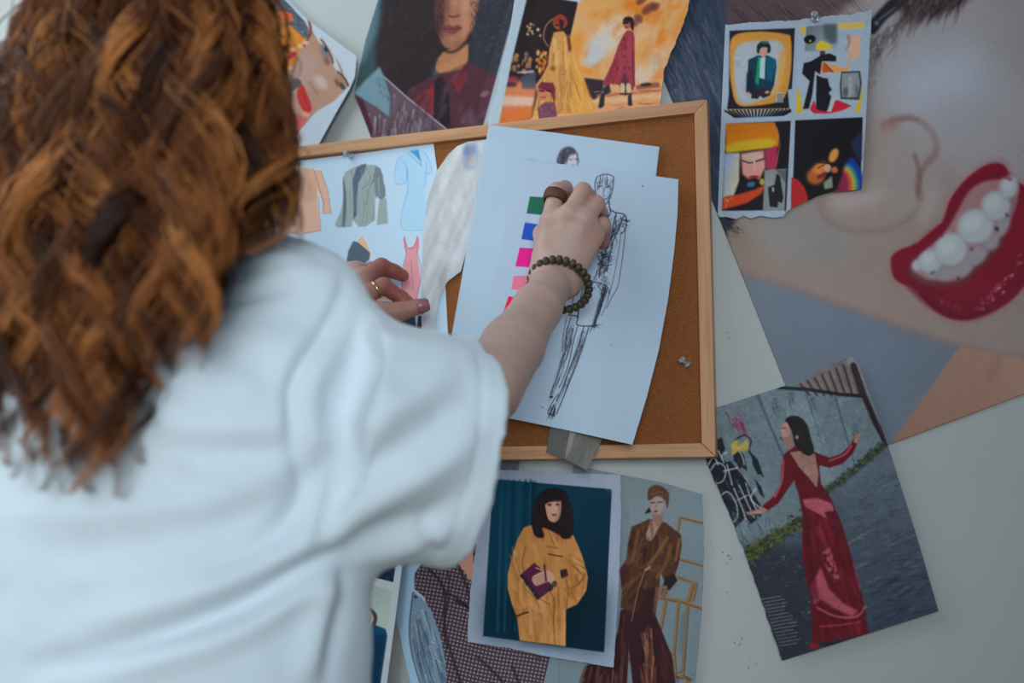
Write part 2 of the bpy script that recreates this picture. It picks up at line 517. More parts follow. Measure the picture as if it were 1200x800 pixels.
    mouth = [(1072, 306), (1088, 289), (1101, 279), (1112, 265), (1122, 247), (1135, 225), (1152, 213), (1175, 210), (1192, 213), (1193, 232), (1185, 256), (1172, 280), (1158, 300), (1138, 319), (1122, 331), (1092, 332), (1073, 326), (1067, 316)]
    c.poly(mouth, (162, 120, 128), 2.5, sm=True)
    c.line([(1066, 318), (1084, 330), (1122, 332), (1146, 314), (1174, 282)], 8, (104, 46, 54), .8, 4, sm=True)
    c.line([(1100, 320), (1130, 312), (1156, 290), (1176, 262), (1188, 232)], 8, (112, 84, 88), .55, 4, sm=True)
    for x, y, rx, ry, r in [(1092, 320, 9, 6, -10), (1109, 320, 11, 8, -20), (1127, 314, 13, 10, -28), (1145, 299, 13, 10, -40), (1161, 282, 10, 11, -30), (1175, 264, 8, 14, 20)]:
        c.ell(x, y, rx, ry, (152, 154, 160), r, 3.2, .9)
    for x, y, rx, ry, r in [(1075, 311, 6, 7, 0), (1090, 306, 14, 14, -30), (1114, 292, 20, 19, -40), (1143, 265, 22, 20, -25), (1167, 241, 17, 17, -35), (1182, 219, 10.5, 14, 15)]:
        c.ell(x + 1.6, y + 2, rx, ry, (128, 116, 122), r, 3, .45)
        c.ell(x, y, rx, ry, (172, 184, 192), r, 3.4)
        c.ell(x - rx * .15, y - ry * .2, rx * .55, ry * .5, (192, 205, 212), r, 5, .7)
    for p in [(1168, 268, 2.2, 3.4), (1139, 292, 1.5, 1.8), (1123, 326, 2.2, 1.6), (1093, 319, 3, 1), (1180, 252, 1.2, 3)]:
        c.ell(*p, (44, 26, 30), -35, .8, .85)
    c.line([(1110, 258), (1118, 244), (1130, 224), (1146, 208), (1166, 203), (1184, 210)], 4, (112, 16, 40), .6, 3, sm=True)
    c.line([(1072, 300), (1086, 288), (1104, 275)], 4, (112, 16, 40), .6, 3, sm=True)
    c.blur(1); c.noise(.03, 3, seed=3)
    c.noise(.04, 60, seed=5)
    sheet('face_poster_picture', 'huge close-up poster of a face with parted red lips and white teeth', 'poster',
          [(700, -100), (1330, -100)], [(1330, -100), (1330, 413)], [(960, 551), (1045, 520), (1330, 413)], [(700, -100), (868, 318), (960, 551)], c, .0012, GA['poster'], 1.7)


def four_picture():
    c = Canvas(836, 4, 1030, 262, 4, (160, 180, 200))
    # television man
    c.poly([(855, 36), (932, 33), (931, 60), (928, 104), (923, 105), (925, 127), (852, 128), (854, 112)], (36, 33, 42), .4)
    tv = [(859, 43), (888, 37), (921, 40), (927, 47), (927, 80), (922, 108), (912, 119), (884, 124), (864, 122), (857, 100), (855, 72)]
    c.poly(tv, (206, 146, 62), 1, sm=True)
    c.poly([(862, 58), (872, 50), (905, 47), (918, 54), (919, 78), (912, 104), (896, 116), (868, 121), (861, 98), (860, 76)], (170, 184, 204), 3, .95, True)
    c.poly([(914, 60), (920, 60), (918, 95), (908, 112), (900, 114), (910, 98)], (226, 160, 60), 3, .8)
    c.poly([(858, 60), (864, 56), (860, 44)], (226, 150, 60), 2, .7)
    c.poly([(877, 70), (888, 65), (900, 65), (909, 70), (910, 78), (907, 100), (902, 111), (890, 113), (875, 108), (876, 88)], (22, 62, 84), .8)
    c.poly([(898, 66), (909, 70), (909, 80), (904, 96), (898, 92)], (26, 104, 132), 2, .7)
    c.poly([(875, 86), (882, 80), (886, 110), (874, 108)], (24, 36, 54), 1.5, .8)
    c.poly([(888, 66), (892, 68), (889, 100), (885, 96), (887, 80)], (24, 150, 96), .7)
    c.poly([(891, 68), (897, 66), (896, 93), (890, 91)], (176, 204, 212), .6)
    c.poly([(882, 104), (903, 104), (902, 112), (894, 115), (891, 111), (888, 116), (880, 115)], (42, 40, 46), .6)
    c.ell(899, 108, 3, 1.6, (206, 150, 130), -12, .5); c.ell(877, 110, 2, 2.4, (206, 150, 130), 0, .5)
    c.ell(894.5, 61, 4.6, 6, (202, 152, 140), 8, .8)
    c.poly([(887, 60), (888, 52), (895, 48), (902, 52), (903, 60), (899, 62), (899, 56), (892, 56), (889, 63)], (32, 42, 44), .8, sm=True)
    c.ell(897, 49.5, 5, 2, (70, 120, 96), 0, 1, .7)
    c.poly([(910, 109), (918, 108), (918, 120), (909, 120)], (176, 180, 186), .3)
    for i in range(4): c.line([(911, 111 + 2.4 * i), (917, 110.6 + 2.4 * i)], 1, (40, 40, 50), .8)
    for i in range(3): c.line([(863 + i * 2, 71), (863 + i * 2, 79)], .6, (120, 134, 160), .6)
    c.poly([(852, 128.5), (927, 127), (926, 128.4), (852, 130)], (210, 140, 40), .3)
    c.poly([(851, 130), (927, 128), (927, 136), (851, 138)], (170, 178, 186), .2)
    for i in range(19):
        x = 854 + i * 4; k = (x - 889) * .12
        c.line([(x + k, 129.8 - (x - 851) * .02), (x - k * 2.2 - 1, 138 - (x - 851) * .02)], 2.0, (24, 28, 44), 1, .2)
    # cut-paper figure
    c.poly([(937, 29), (1014, 25), (1009, 130), (933, 134)], (160, 182, 202), .3)
    c.poly([(938, 31), (945, 30.5), (943, 40), (938, 39)], (214, 186, 80), .3)
    c.poly([(981, 28), (1013, 25), (1012, 33), (981, 34)], (222, 196, 96), .4)
    c.poly([(934, 102), (938, 112), (941, 131), (933, 134)], (208, 180, 50), .6)
    c.poly([(1012, 100), (1008, 131), (1001, 131), (1006, 118)], (208, 180, 50), 1)
    c.poly([(945, 31), (981, 28), (981, 56), (962, 60), (943, 60)], grad(945, 30, (100, 116, 126), 978, 50, (152, 166, 174)), .3)
    c.poly([(965, 28.5), (981, 28), (981, 50), (974, 52), (966, 44)], (70, 82, 92), 3, .8)
    c.ell(949, 46, 7, 5, (22, 24, 26), -10, 1.2); c.ell(949.5, 48, 1.4, 1.2, (190, 180, 60), 0, .3)
    c.poly([(957, 52), (962, 47), (975, 53), (973, 58), (956, 59)], (224, 200, 60), .8)
    c.poly([(996, 42), (1009, 41), (1007, 68), (994, 72)], (222, 172, 140), 1.5, .85)
    c.poly([(991, 41), (996, 41), (997, 50), (993, 58), (990, 60), (994, 50)], (170, 120, 90), .8, .7)
    c.poly([(962, 72), (970, 74), (992, 80), (998, 56), (994, 84), (976, 86), (962, 85)], (224, 160, 90), 1, .9)
    c.poly([(964, 74), (977, 84), (964, 85)], (196, 84, 40), .8)
    c.line([(966, 74), (976, 84)], 1.5, (70, 50, 40), .8)
    c.poly([(961, 60), (967, 60), (967, 66), (961, 67)], (80, 50, 56), .4)
    blk = (30, 28, 36)
    c.poly([(942, 74), (950, 72), (962, 65), (972, 62.5), (980, 66), (980, 72), (966, 71.5), (963, 72), (961, 87), (955, 83), (952, 110), (948, 127), (941, 128), (949, 95), (940, 86)], blk, .4)
    c.poly([(957, 88), (964, 91), (970, 92), (972, 101), (975, 105), (971, 109), (974, 113), (972, 122), (969, 131), (956, 131)], blk, .4)
    c.poly([(949, 128), (954, 117), (957, 128), (968, 131), (978, 117), (984, 118), (998, 124), (986, 130), (970, 133), (954, 133)], (196, 40, 56), .7)
    c.poly([(969, 131), (977, 114), (980, 114), (974, 131)], (180, 190, 198), .4)
    c.poly([(986, 84), (1008, 83), (1010, 98), (1007, 117), (985, 116), (984, 100)], (60, 68, 72), .5)
    c.poly([(987, 86), (1006, 85), (1008, 98), (1005, 114), (987, 114), (986, 100)], (134, 150, 156), .6)
    c.poly([(994, 90), (998, 88), (999, 100), (997, 114), (992, 114), (995, 102)], (172, 164, 170), 1, .9)
    c.ell(991, 108, 3, 6, (70, 80, 84), 0, 2, .8); c.ell(1004, 106, 2, 8, (80, 90, 94), 0, 2, .7)
    # lower left: orange helmet face
    c.poly([(851, 145), (927, 141.5), (922, 246), (846, 247)], (30, 27, 33), .4)
    c.poly([(851, 145), (908, 143), (913, 158), (912, 172), (851, 178)], grad(880, 144, (196, 112, 22), 880, 168, (214, 128, 22)), .8)
    c.poly([(850, 170), (870, 165), (902, 162), (911, 166), (906, 173), (880, 176), (851, 180)], (204, 172, 34), 2.5)
    c.poly([(896, 176), (911, 170), (911, 186), (908, 200), (898, 198)], (172, 50, 86), 1.4)
    c.line([(911, 150), (914, 170), (909, 196)], 1.5, (200, 120, 90), .6, 1)
    c.poly([(849, 180), (867, 179), (866, 212), (860, 229), (847, 232)], grad(848, 200, (150, 176, 208), 866, 205, (206, 196, 178)), 1.4)
    c.poly([(868, 180), (895, 176), (897, 196), (890, 210), (880, 212), (870, 204)], (214, 152, 142), 1.8)
    c.ell(882, 184, 12, 5, (206, 176, 172), -6, 2, .8)
    c.line([(870, 188), (878, 191), (882, 190)], 1.6, (50, 36, 44), .9, .5); c.line([(886, 189), (895, 186)], 1.8, (50, 36, 44), .9, .5)
    c.line([(884, 190), (884, 200)], 1.4, (234, 196, 186), .7, .8)
    c.ell(883, 208, 6.5, 2.6, (190, 46, 50), -8, .8); c.line([(878, 207), (889, 206)], .7, (110, 20, 30), .8)
    c.poly([(867, 214), (885, 208), (895, 214), (890, 222), (868, 226)], (28, 28, 40), 1.2)
    c.ell(880, 216, 5, 3, (60, 120, 150), -10, 1.2, .9)
    c.ell(893, 213, 3, 4, (198, 176, 66), 0, 1.2, .9)
    c.poly([(847, 231), (864, 228), (885, 222), (897, 216), (892, 227), (875, 238), (846, 246)], (202, 72, 36), 1.4)
    c.line([(849, 236), (858, 232)], 2, (226, 120, 60), .7, 1)
    c.poly([(896, 199), (923, 197.5), (921, 246), (894, 247)], (132, 142, 148), .4)
    c.poly([(909, 199), (922, 198), (921, 215), (915, 206)], (92, 100, 106), 1)
    c.poly([(900, 220), (908, 216), (910, 203), (914, 206), (918, 232), (916, 238), (912, 236), (911, 243), (902, 242)], (34, 34, 40), .6)
    c.ell(906, 222, 1.4, 3, (160, 168, 172), 0, .5); c.poly([(898, 206), (906, 204), (906, 216), (898, 217)], (160, 166, 170), .6, .8)
    for i in range(4): c.line([(899, 207 + i * 2.4), (905, 206.6 + i * 2.4)], .7, (90, 94, 98), .8)
    c.line([(849, 232), (853, 236), (850, 243)], .8, (210, 210, 210), .7)
    # lower right: dark curly head with rainbow
    c.poly([(932, 141), (1011, 137), (1008, 226), (1000, 240), (928, 250)], (25, 21, 29), .4)
    for rx, ry, col in [(25, 62, (24, 60, 150)), (20, 46, (40, 120, 170)), (17, 40, (130, 170, 90)), (14, 36, (206, 150, 60)), (11, 31, (190, 70, 60)), (7, 26, (130, 40, 70))]:
        c.ell(987, 218, rx, ry * .62, col, 0, 2, .95)
    c.poly([(996, 168), (1010, 152), (1010, 190), (1004, 184)], (40, 52, 92), 3, .8)
    c.poly([(945, 178), (955, 160), (975, 152), (994, 162), (998, 180), (990, 194), (984, 212), (976, 226), (940, 236), (934, 205)], (24, 19, 26), 3, 1, True)
    c.ell(956, 206, 11, 10, (176, 98, 44), -30, 3); c.ell(962, 197, 10, 7, (212, 130, 62), -20, 3)
    c.ell(977, 182, 5, 9, (214, 146, 72), 25, 2); c.ell(970, 197, 4, 5, (206, 170, 150), 0, 1.5, .9)
    c.poly([(957, 206), (968, 201), (966, 207), (959, 210)], (120, 40, 30), 1); c.line([(958, 197), (966, 193)], 1.2, (70, 30, 24), .8, .8)
    c.line([(958, 190), (982, 192)], 2, (36, 22, 26), .8, 1.4)
    c.ell(978, 199, 4, 4, (210, 110, 60), 0, 1.5, .9)
    c.poly([(965, 214), (975, 206), (976, 220), (966, 222)], (150, 156, 140), 1.5, .9)
    c.poly([(927, 207), (936, 211), (943, 220), (947, 232), (946, 238), (927, 246)], (178, 40, 40), 1)
    # white borders over the pictures
    for p, w in [([(934, 26), (929, 138), (923, 256)], 4.2), ([(848, 141.5), (930, 138), (1014, 134.5)], 5.4)]:
        c.line(p, w, (158, 178, 198), 1, .3)
    c.line([(922, 199), (920, 247)], 1.2, (28, 26, 32), 1, .2)
    c.blur(2); c.noise(.05, 2.2, seed=8)
    bot = [(841, 251), (843, 254), (852, 254), (862, 257), (870, 253), (880, 256), (890, 253), (906, 255), (918, 254), (922, 248), (929, 243), (947, 235), (962, 228), (975, 225), (990, 224), (1010, 221)]
    top = torn([(850, 29), (880, 27), (905, 25), (935, 23), (955, 22), (975, 18), (995, 17), (1022, 11)], 2.2, 1.6, 3)
    sheet('four_picture_page', 'torn magazine page with four small pictures over the face poster', 'picture', top, torn([(1022, 11), (1019, 60), (1015, 140), (1010, 221)], .8, 2, 5), torn(bot, .8, 1.6, 6), [(850, 29), (845, 140), (841, 251)],
          c, .0035, GA['four'], .8, lambda u, v, x, y: .004 * np.clip(u - .75, 0, 1) * 2 + .003 * np.clip(.08 - v, 0, 1) * 10)


def red_dress():
    c = Canvas(806, 410, 1110, 780, 3, (104, 122, 132))
    G = (66, 80, 96)
    c.poly([(870, 655), (900, 630), (960, 590), (1000, 555), (1042, 515), (1110, 700), (1110, 780), (900, 780), (860, 700)], grad(1000, 540, (88, 102, 116), 960, 760, (44, 54, 70)), 2)
    c.poly([(855, 640), (905, 640), (955, 640), (960, 760), (910, 780)], (38, 42, 52), 12, .75)
    c.strokes(230, [(960, 640), (1040, 540), (1100, 712), (1000, 745)], -18, 20, 1.4, [(46, 58, 76), (104, 118, 134), (40, 48, 64), (84, 98, 116)], .5, 14, 21)
    c.strokes(90, [(1010, 660), (1085, 640), (1100, 712), (1020, 740)], -20, 26, 2.4, [(34, 42, 58), (54, 66, 88)], .6, 20, 22)
    c.strokes(70, [(860, 640), (945, 640), (950, 740), (900, 750)], -25, 12, 1.6, [(30, 32, 40), (74, 84, 96), (96, 96, 84)], .5, 24, 23)
    # planks of the hoarding
    for i, (a, b) in enumerate([((888, 462), (918, 535)), ((942, 452), (975, 560)), ((978, 462), (1003, 550))]):
        c.line([a, b], 2.2, (64, 84, 104), .75, .8)
    c.line([(885, 460), (918, 535), (950, 610)], 1, (50, 64, 80), .7)
    c.poly([(918, 470), (942, 460), (985, 560), (950, 600)], (122, 140, 148), 6, .6)
    c.strokes(60, [(840, 490), (935, 460), (1010, 480), (1020, 540), (900, 620)], 66, 16, 1.2, [(140, 152, 156), (90, 104, 112), (80, 120, 130)], .4, 24, 24)
    for p in [(906, 470), (925, 464), (950, 470), (1000, 500)]:
        c.strokes(7, [(p[0] - 3, p[1] - 4), (p[0] + 5, p[1] - 4), (p[0] + 5, p[1] + 8), (p[0] - 3, p[1] + 8)], 60, 12, 1.6, [(50, 66, 88), (64, 84, 110)], .8, 20, 25)
    # roof strip and post
    c.poly([(930, 452), (990, 418), (1004, 424), (1012, 448), (1008, 466), (984, 464), (940, 456)], (112, 104, 104), .8)
    for i in range(8):
        x = 938 + i * 8.4
        c.line([(x, 450 - i * 3.6), (x + 11, 463 + i * .2)], 2.4, (58, 48, 50), .85, .6)
        c.line([(x + 3.5, 448 - i * 3.6), (x + 14, 462 + i * .2)], 1.4, (140, 132, 128), .6, .6)
    c.ell(1000, 424, 9, 6, (136, 138, 142), 0, 3, .9)
    c.line([(912, 454), (945, 456), (986, 462), (1012, 464)], 4, (32, 32, 40), .95, .6)
    c.line([(1000, 428), (1012, 462), (1026, 495), (1040, 520)], 7, (48, 34, 38), .9, 1)
    c.line([(1007, 430), (1020, 466), (1036, 500)], 3.6, (126, 124, 126), .8, 1)
    c.line([(1016, 470), (1034, 516)], 2, (28, 26, 32), .9)
    # graffiti
    bk = (26, 28, 40)
    c.poly([(820, 500), (838, 512), (846, 520), (848, 538), (858, 548), (868, 566), (880, 592), (888, 608), (880, 614), (874, 606), (862, 618), (850, 600), (840, 575), (828, 540)], bk, .8)
    c.poly([(838, 516), (846, 512), (850, 526), (844, 534)], bk, .8); c.poly([(858, 524), (866, 522), (872, 534), (876, 552), (868, 546), (860, 540)], bk, .8)
    c.poly([(880, 530), (888, 538), (894, 556), (888, 556), (882, 544)], bk, .8); c.poly([(884, 560), (892, 570), (896, 584), (890, 578)], bk, 1)
    w = (186, 194, 200)
    for l in [[(828, 548), (836, 536), (842, 548), (836, 560), (830, 556)], [(842, 528), (850, 546), (846, 534), (852, 530)], [(838, 580), (846, 574), (856, 592), (858, 610), (848, 604), (840, 588)], [(852, 562), (860, 584), (866, 602)], [(860, 560), (866, 586), (872, 604), (864, 572)], [(870, 566), (876, 590), (884, 606)], [(846, 572), (858, 580), (852, 598)], [(872, 558), (878, 570)], [(858, 530), (866, 528), (872, 544), (862, 548)]]:
        c.line(l, 1.5, w, .85, .4, True)
    c.poly([(834, 548), (856, 540), (874, 562), (890, 590), (892, 606), (876, 600), (858, 616), (842, 590)], bk, 1)
    for l in [[(832, 552), (840, 542), (850, 548), (848, 562), (838, 566), (832, 556)], [(852, 544), (858, 568)], [(848, 552), (864, 548)], [(842, 584), (852, 576), (862, 588), (864, 606), (854, 612), (846, 600), (842, 588)], [(860, 572), (870, 596), (874, 608)], [(866, 568), (880, 598)], [(864, 586), (876, 580)], [(874, 566), (880, 584), (888, 600)], [(886, 572), (880, 584), (892, 596)]]:
        c.line(l, 1.6, w, .8, .4, True)
    c.strokes(40, [(838, 560), (900, 560), (900, 618), (850, 618)], 66, 12, 1.6, [(30, 34, 46), (120, 136, 146), (70, 84, 98)], .5, 30, 147)
    c.line([(858, 528), (862, 516), (872, 510), (880, 516), (878, 528), (886, 540), (894, 558)], 2, bk, .9, .5, True)
    c.poly([(856, 520), (864, 514), (866, 522), (876, 514), (878, 526), (872, 530), (866, 528), (858, 534)], (176, 160, 82), 1.2)
    c.poly([(862, 536), (868, 532), (872, 546), (866, 550)], (34, 36, 48), 1)
    c.strokes(26, [(850, 482), (870, 484), (874, 500), (860, 500)], 66, 16, 1.6, [(126, 40, 84), (150, 60, 100), (110, 34, 70)], .75, 18, 26)
    c.strokes(40, [(855, 600), (900, 590), (915, 620), (875, 650)], 70, 14, 1.3, [(60, 76, 90), (40, 50, 64), (124, 138, 144)], .6, 30, 27)
    # greenery along the foot of the wall
    c.line([(868, 656), (900, 636), (938, 612)], 12, (40, 48, 36), .8, 5); c.line([(966, 578), (1000, 552), (1034, 522)], 8, (38, 46, 40), .75, 4)
    for i in range(330):
        t = random.random(); x = 868 + t * 70 + random.gauss(0, 4); y = 656 - t * 46 + random.gauss(0, 6)
        c.ell(x, y, random.uniform(.8, 2.6), random.uniform(.7, 1.6), random.choice([(62, 74, 36), (92, 102, 44), (42, 52, 32), (28, 36, 26), (74, 84, 38), (110, 118, 60)]), random.uniform(-60, 60), .6, .85)
    for i in range(150):
        t = random.random(); x = 966 + t * 68 + random.gauss(0, 2.5); y = 577 - t * 55 + random.gauss(0, 3)
        c.ell(x, y, random.uniform(.8, 2.0), random.uniform(.7, 1.4), random.choice([(70, 80, 42), (92, 102, 50), (40, 48, 38), (30, 36, 34)]), random.uniform(-60, 60), .6, .85)
    for i in range(26):
        c.ell(random.uniform(870, 960), random.uniform(640, 770), random.uniform(.6, 1.8), .7, (150, 140, 96), random.uniform(0, 180), .4, .7)
    c.strokes(14, [(985, 640), (1020, 620), (1016, 628), (990, 640)], -20, 8, 1.3, [(140, 140, 110)], .6, 20, 28)
    # the small red dress figure
    dr = (92, 8, 24)
    c.poly([(925, 527), (935, 520), (956, 530), (962, 536), (960, 548), (962, 566), (973, 582), (986, 612), (1001, 662), (1012, 706), (1018, 742), (994, 748), (958, 753), (952, 752), (950, 700), (941, 660), (940, 622), (941, 606), (936, 580), (931, 562), (922, 575), (912, 590), (897, 600), (893, 593), (906, 582), (915, 566), (916, 545), (919, 532)], dr, .6)
    c.poly([(955, 530), (972, 536), (985, 532), (996, 522), (1000, 514), (1006, 516), (1000, 530), (988, 543), (972, 548), (958, 544)], dr, .6)
    c.poly([(926, 530), (940, 528), (955, 532), (959, 556), (957, 571), (950, 562), (936, 546)], (156, 122, 110), .8)
    c.line([(948, 532), (953, 550), (956, 568)], 3, (120, 86, 78), .6, 1.4)
    c.poly([(895, 594), (900, 598), (890, 602), (876, 603), (874, 600), (884, 598)], (164, 122, 112), .6)
    c.poly([(1000, 518), (1003, 508), (1010, 507), (1007, 512), (1005, 520)], (160, 118, 108), .5); c.line([(1004, 512), (1012, 505)], 1, (160, 118, 108), .9)
    body_ = [(925, 527), (935, 520), (956, 530), (962, 536), (960, 548), (962, 566), (973, 582), (986, 612), (1001, 662), (1012, 706), (1018, 742), (994, 748), (958, 753), (952, 752), (950, 700), (941, 660), (940, 622), (941, 606), (936, 580), (931, 562)]
    c.shade([(940, 580), (973, 582), (986, 612), (1001, 662), (1012, 706), (1018, 742), (958, 753), (950, 700), (941, 640)], 70, lambda x, y: 78, 34, 5, [(58, 2, 14), (124, 22, 42), (76, 4, 20), (140, 40, 58)], .38, 8, 136, .08, 2)
    c.poly([(926, 530), (940, 528), (955, 532), (959, 556), (957, 571), (950, 562), (936, 546)], (150, 116, 104), .8)
    pk = (182, 96, 110)
    c.poly([(940, 585), (958, 583), (975, 590), (978, 598), (966, 600), (970, 608), (956, 600), (944, 594)], pk, 1.4, .85)
    c.poly([(960, 650), (972, 640), (982, 668), (986, 690), (976, 680)], pk, 1.6, .8, tex=ntex(4, 3, 60, 4))
    c.poly([(950, 686), (962, 664), (972, 690), (988, 706), (1006, 716), (998, 722), (976, 712), (962, 702), (954, 708)], pk, 2, .75)
    c.line([(958, 712), (980, 722), (1004, 722), (1014, 710)], 2.6, (190, 104, 116), .7, 1.4, True)
    c.line([(962, 734), (985, 732), (1008, 728)], 2, (170, 70, 86), .7, 1.2, True)
    c.line([(996, 704), (1010, 700)], 2.6, (72, 6, 22), .8, 1.2); c.line([(972, 724), (1000, 728), (1014, 718)], 2, (70, 6, 22), .7, 1.2, True)
    c.line([(946, 610), (950, 660), (956, 700)], 7, (74, 6, 24), .6, 3, True); c.line([(984, 620), (1000, 672), (1008, 704)], 5, (84, 8, 26), .6, 3, True)
    c.line([(918, 540), (916, 564), (908, 582)], 2.2, (190, 96, 110), .8, 1.2, True); c.line([(972, 540), (990, 532), (998, 522)], 2, (186, 96, 108), .8, 1.2, True)
    c.line([(960, 618), (968, 640)], 4, (140, 40, 56), .6, 2); c.line([(1000, 660), (1008, 690)], 2.4, (156, 60, 76), .6, 1.5)
    c.ell(921, 504, 5.4, 10, (176, 134, 122), 8, .8); c.poly([(918, 512), (928, 510), (930, 524), (924, 528)], (150, 108, 98), .8)
    c.poly([(920, 492), (927, 487), (938, 489), (946, 498), (950, 512), (954, 528), (948, 534), (940, 530), (932, 522), (928, 506), (923, 496)], (28, 22, 26), .8, sm=True)
    c.strokes(24, [(932, 500), (946, 504), (952, 526), (938, 524)], 70, 14, .9, [(54, 44, 46), (20, 16, 20)], .7, 14, 29)
    c.line([(914, 512), (918, 516)], 1.2, (120, 30, 36), .9); c.line([(917, 502), (921, 501)], 1, (50, 34, 34), .9); c.ell(934, 512, 1.6, 2.4, (184, 140, 128), 0, .4)
    c.poly([(950, 752), (960, 754), (958, 760), (950, 760)], (130, 20, 36), .6); c.poly([(955, 755), (1018, 744), (1022, 740), (1022, 746), (990, 758)], (24, 24, 30), 1.5, .8)
    # caption lines
    for i in range(15):
        y = 702 + i * 3.9; x = 893 + i * 1.5; L = random.uniform(16, 28)
        k = 0
        while k < L:
            s_ = random.uniform(1.5, 4); c.line([(x + k, y - k * .17), (x + k + s_, y - (k + s_) * .17)], .9, (140, 148, 156), .7, .15); k += s_ + 1
    c.blur(1); c.noise(.12, 2.6, seed=11); c.noise(.10, 12, seed=12)
    sheet('red_dress_picture', 'torn magazine page of a woman in a shiny red dress by a graffiti wall', 'picture', [(812, 489), (838, 478), (935, 447), (990, 420), (1000, 418)], [(1000, 418), (1008, 430), (1040, 520), (1072, 620), (1100, 716)],
          [(917, 774), (1100, 716)], torn([(812, 489), (830, 545), (858, 610), (872, 645), (917, 774)], 1.6, 2, 9), c, .0045, GA['red'], .9,
          lambda u, v, x, y: .010 * np.clip(u - .7, 0, 1) ** 1.5 * 4 * np.clip(1 - v * .7, 0, 1) + .008 * np.clip(v - .75, 0, 1) ** 1.5 * 4)


def coat_print():
    c = Canvas(540, 540, 735, 790, 4, (146, 160, 180))
    c.poly([(578, 561), (717, 573), (708, 764), (566, 745)], grad(580, 600, (6, 62, 84), 710, 700, (0, 32, 50)), .3)
    c.poly([(566, 745), (572, 690), (640, 680), (712, 690), (708, 764)], (0, 30, 44), 20, .7)
    for x in (588, 596, 602, 609, 616, 622):
        c.line([(x, 563), (x - 5, 740)], 3, random.choice([(24, 86, 108), (8, 44, 64), (8, 38, 54), (20, 80, 104)]), .6, 2)
    c.line([(622, 566), (620, 640)], 2, (40, 104, 122), .5, 1); c.line([(626, 566), (622, 640)], 5, (6, 30, 44), .6, 3)
    c.poly([(597, 720), (640, 640), (690, 660), (700, 700), (664, 758), (612, 752)], (4, 26, 38), 8, .6)
    ct = (180, 124, 68)
    coat = [(622, 615), (614, 618), (606, 632), (600, 652), (595, 672), (595, 690), (600, 708), (606, 723), (609, 750), (663, 757), (663, 714), (676, 708), (687, 692), (689, 676), (684, 656), (678, 640), (672, 627), (655, 622), (640, 618)]
    c.poly(coat, ct, .6)
    c.poly([(660, 655), (670, 650), (676, 672), (680, 690), (668, 700), (664, 680)], (156, 102, 50), 5, .6)
    c.poly([(612, 700), (636, 690), (640, 752), (612, 750)], (194, 142, 92), 6, .6)
    dk = (118, 74, 28)
    c.shade(coat, 60, lambda x, y: 84 + (x - 645) * .25, 26, 5, [(152, 98, 46), (140, 88, 40), (196, 142, 86), (204, 154, 100)], .35, 16, 131, .12, 2.6)
    c.shade([(597, 640), (616, 640), (622, 716), (604, 724), (594, 690)], 18, 78, 24, 4, [(130, 82, 36), (204, 154, 98)], .45, 14, 132, .12, 2)
    c.shade([(662, 640), (680, 642), (689, 676), (684, 700), (660, 712)], 22, 60, 20, 3.4, [(126, 80, 34), (204, 154, 98), (112, 68, 28)], .5, 26, 133, .2, 1.6)
    c.shade([(606, 712), (664, 712), (663, 757), (609, 750)], 20, 86, 40, 5, [(146, 92, 42), (198, 148, 94)], .4, 6, 134, .06, 2.4)
    for l in [[(616, 640), (612, 660), (616, 676)], [(606, 722), (619, 716)], [(618, 712), (606, 724)], [(664, 712), (666, 690), (662, 676)], [(648, 700), (650, 756)], [(641, 690), (650, 704), (648, 730)], [(654, 688), (655, 710)], [(672, 664), (684, 676), (676, 686)], [(676, 660), (688, 668)], [(624, 690), (634, 702), (644, 708)], [(616, 690), (626, 700), (632, 712)], [(640, 640), (654, 642)], [(668, 690), (678, 684), (686, 672)]]:
        c.line(l, 1.3, dk, .75, .8, True)
    c.line([(606, 700), (600, 690)], 3, (168, 110, 50), .6, 2); c.line([(643, 649), (659, 652)], 1.4, (60, 36, 20), .9, .5, True); c.line([(604, 722), (619, 717)], 1.8, (50, 30, 20), .9, .5)
    c.line([(640, 615), (650, 640)], 1.2, dk, .7, .6); c.poly([(640, 622), (648, 618), (652, 636), (656, 632), (660, 640), (655, 622), (650, 614)], (160, 104, 46), .8, .8)
    # hair and face
    c.poly([(640, 600), (652, 600), (652, 622), (642, 622)], (170, 120, 94), .8)
    c.poly([(646, 572), (655, 572), (663, 577), (669, 590), (672, 606), (672, 622), (668, 630), (660, 631), (654, 626), (636, 618), (638, 628), (632, 630), (626, 626), (623, 612), (626, 594), (631, 580), (638, 574)], (32, 22, 24), 1.2, sm=True)
    c.poly([(640, 586), (656, 585), (657, 600), (653, 610), (646, 611), (641, 604)], (188, 142, 122), .8, sm=True)
    c.poly([(638, 574), (658, 574), (660, 586), (652, 588), (644, 588), (637, 592)], (30, 20, 22), 1)
    c.line([(642, 591), (646, 590.6)], 1.2, (40, 26, 26), .9); c.line([(651, 590.6), (655, 591)], 1.2, (40, 26, 26), .9)
    c.line([(648.5, 592), (649, 599)], 1, (156, 108, 92), .8); c.ell(649.6, 603, 3.2, 1.4, (130, 58, 56), 0, .4)
    c.strokes(60, [(628, 590), (636, 580), (634, 624), (626, 622)], 86, 10, .9, [(54, 40, 38), (20, 14, 16)], .6, 30, 31, .3); c.strokes(60, [(660, 584), (668, 590), (670, 624), (660, 626)], 86, 10, .9, [(54, 40, 38), (20, 14, 16)], .6, 30, 32, .3)
    c.ell(650, 594, 3, 8, (206, 160, 138), 4, 2.4, .6); c.line([(655, 588), (656, 602), (652, 609)], 3, (140, 96, 80), .6, 2, True)
    c.ell(644, 591.4, 2.2, 1.3, (60, 40, 38), 0, .5, .9); c.ell(653, 591, 1.9, 1.2, (60, 40, 38), 0, .5, .9)
    c.shade([(631, 574), (663, 574), (672, 606), (672, 626), (626, 626), (624, 606)], 0, 90, 10, 1, [(0, 0, 0)])
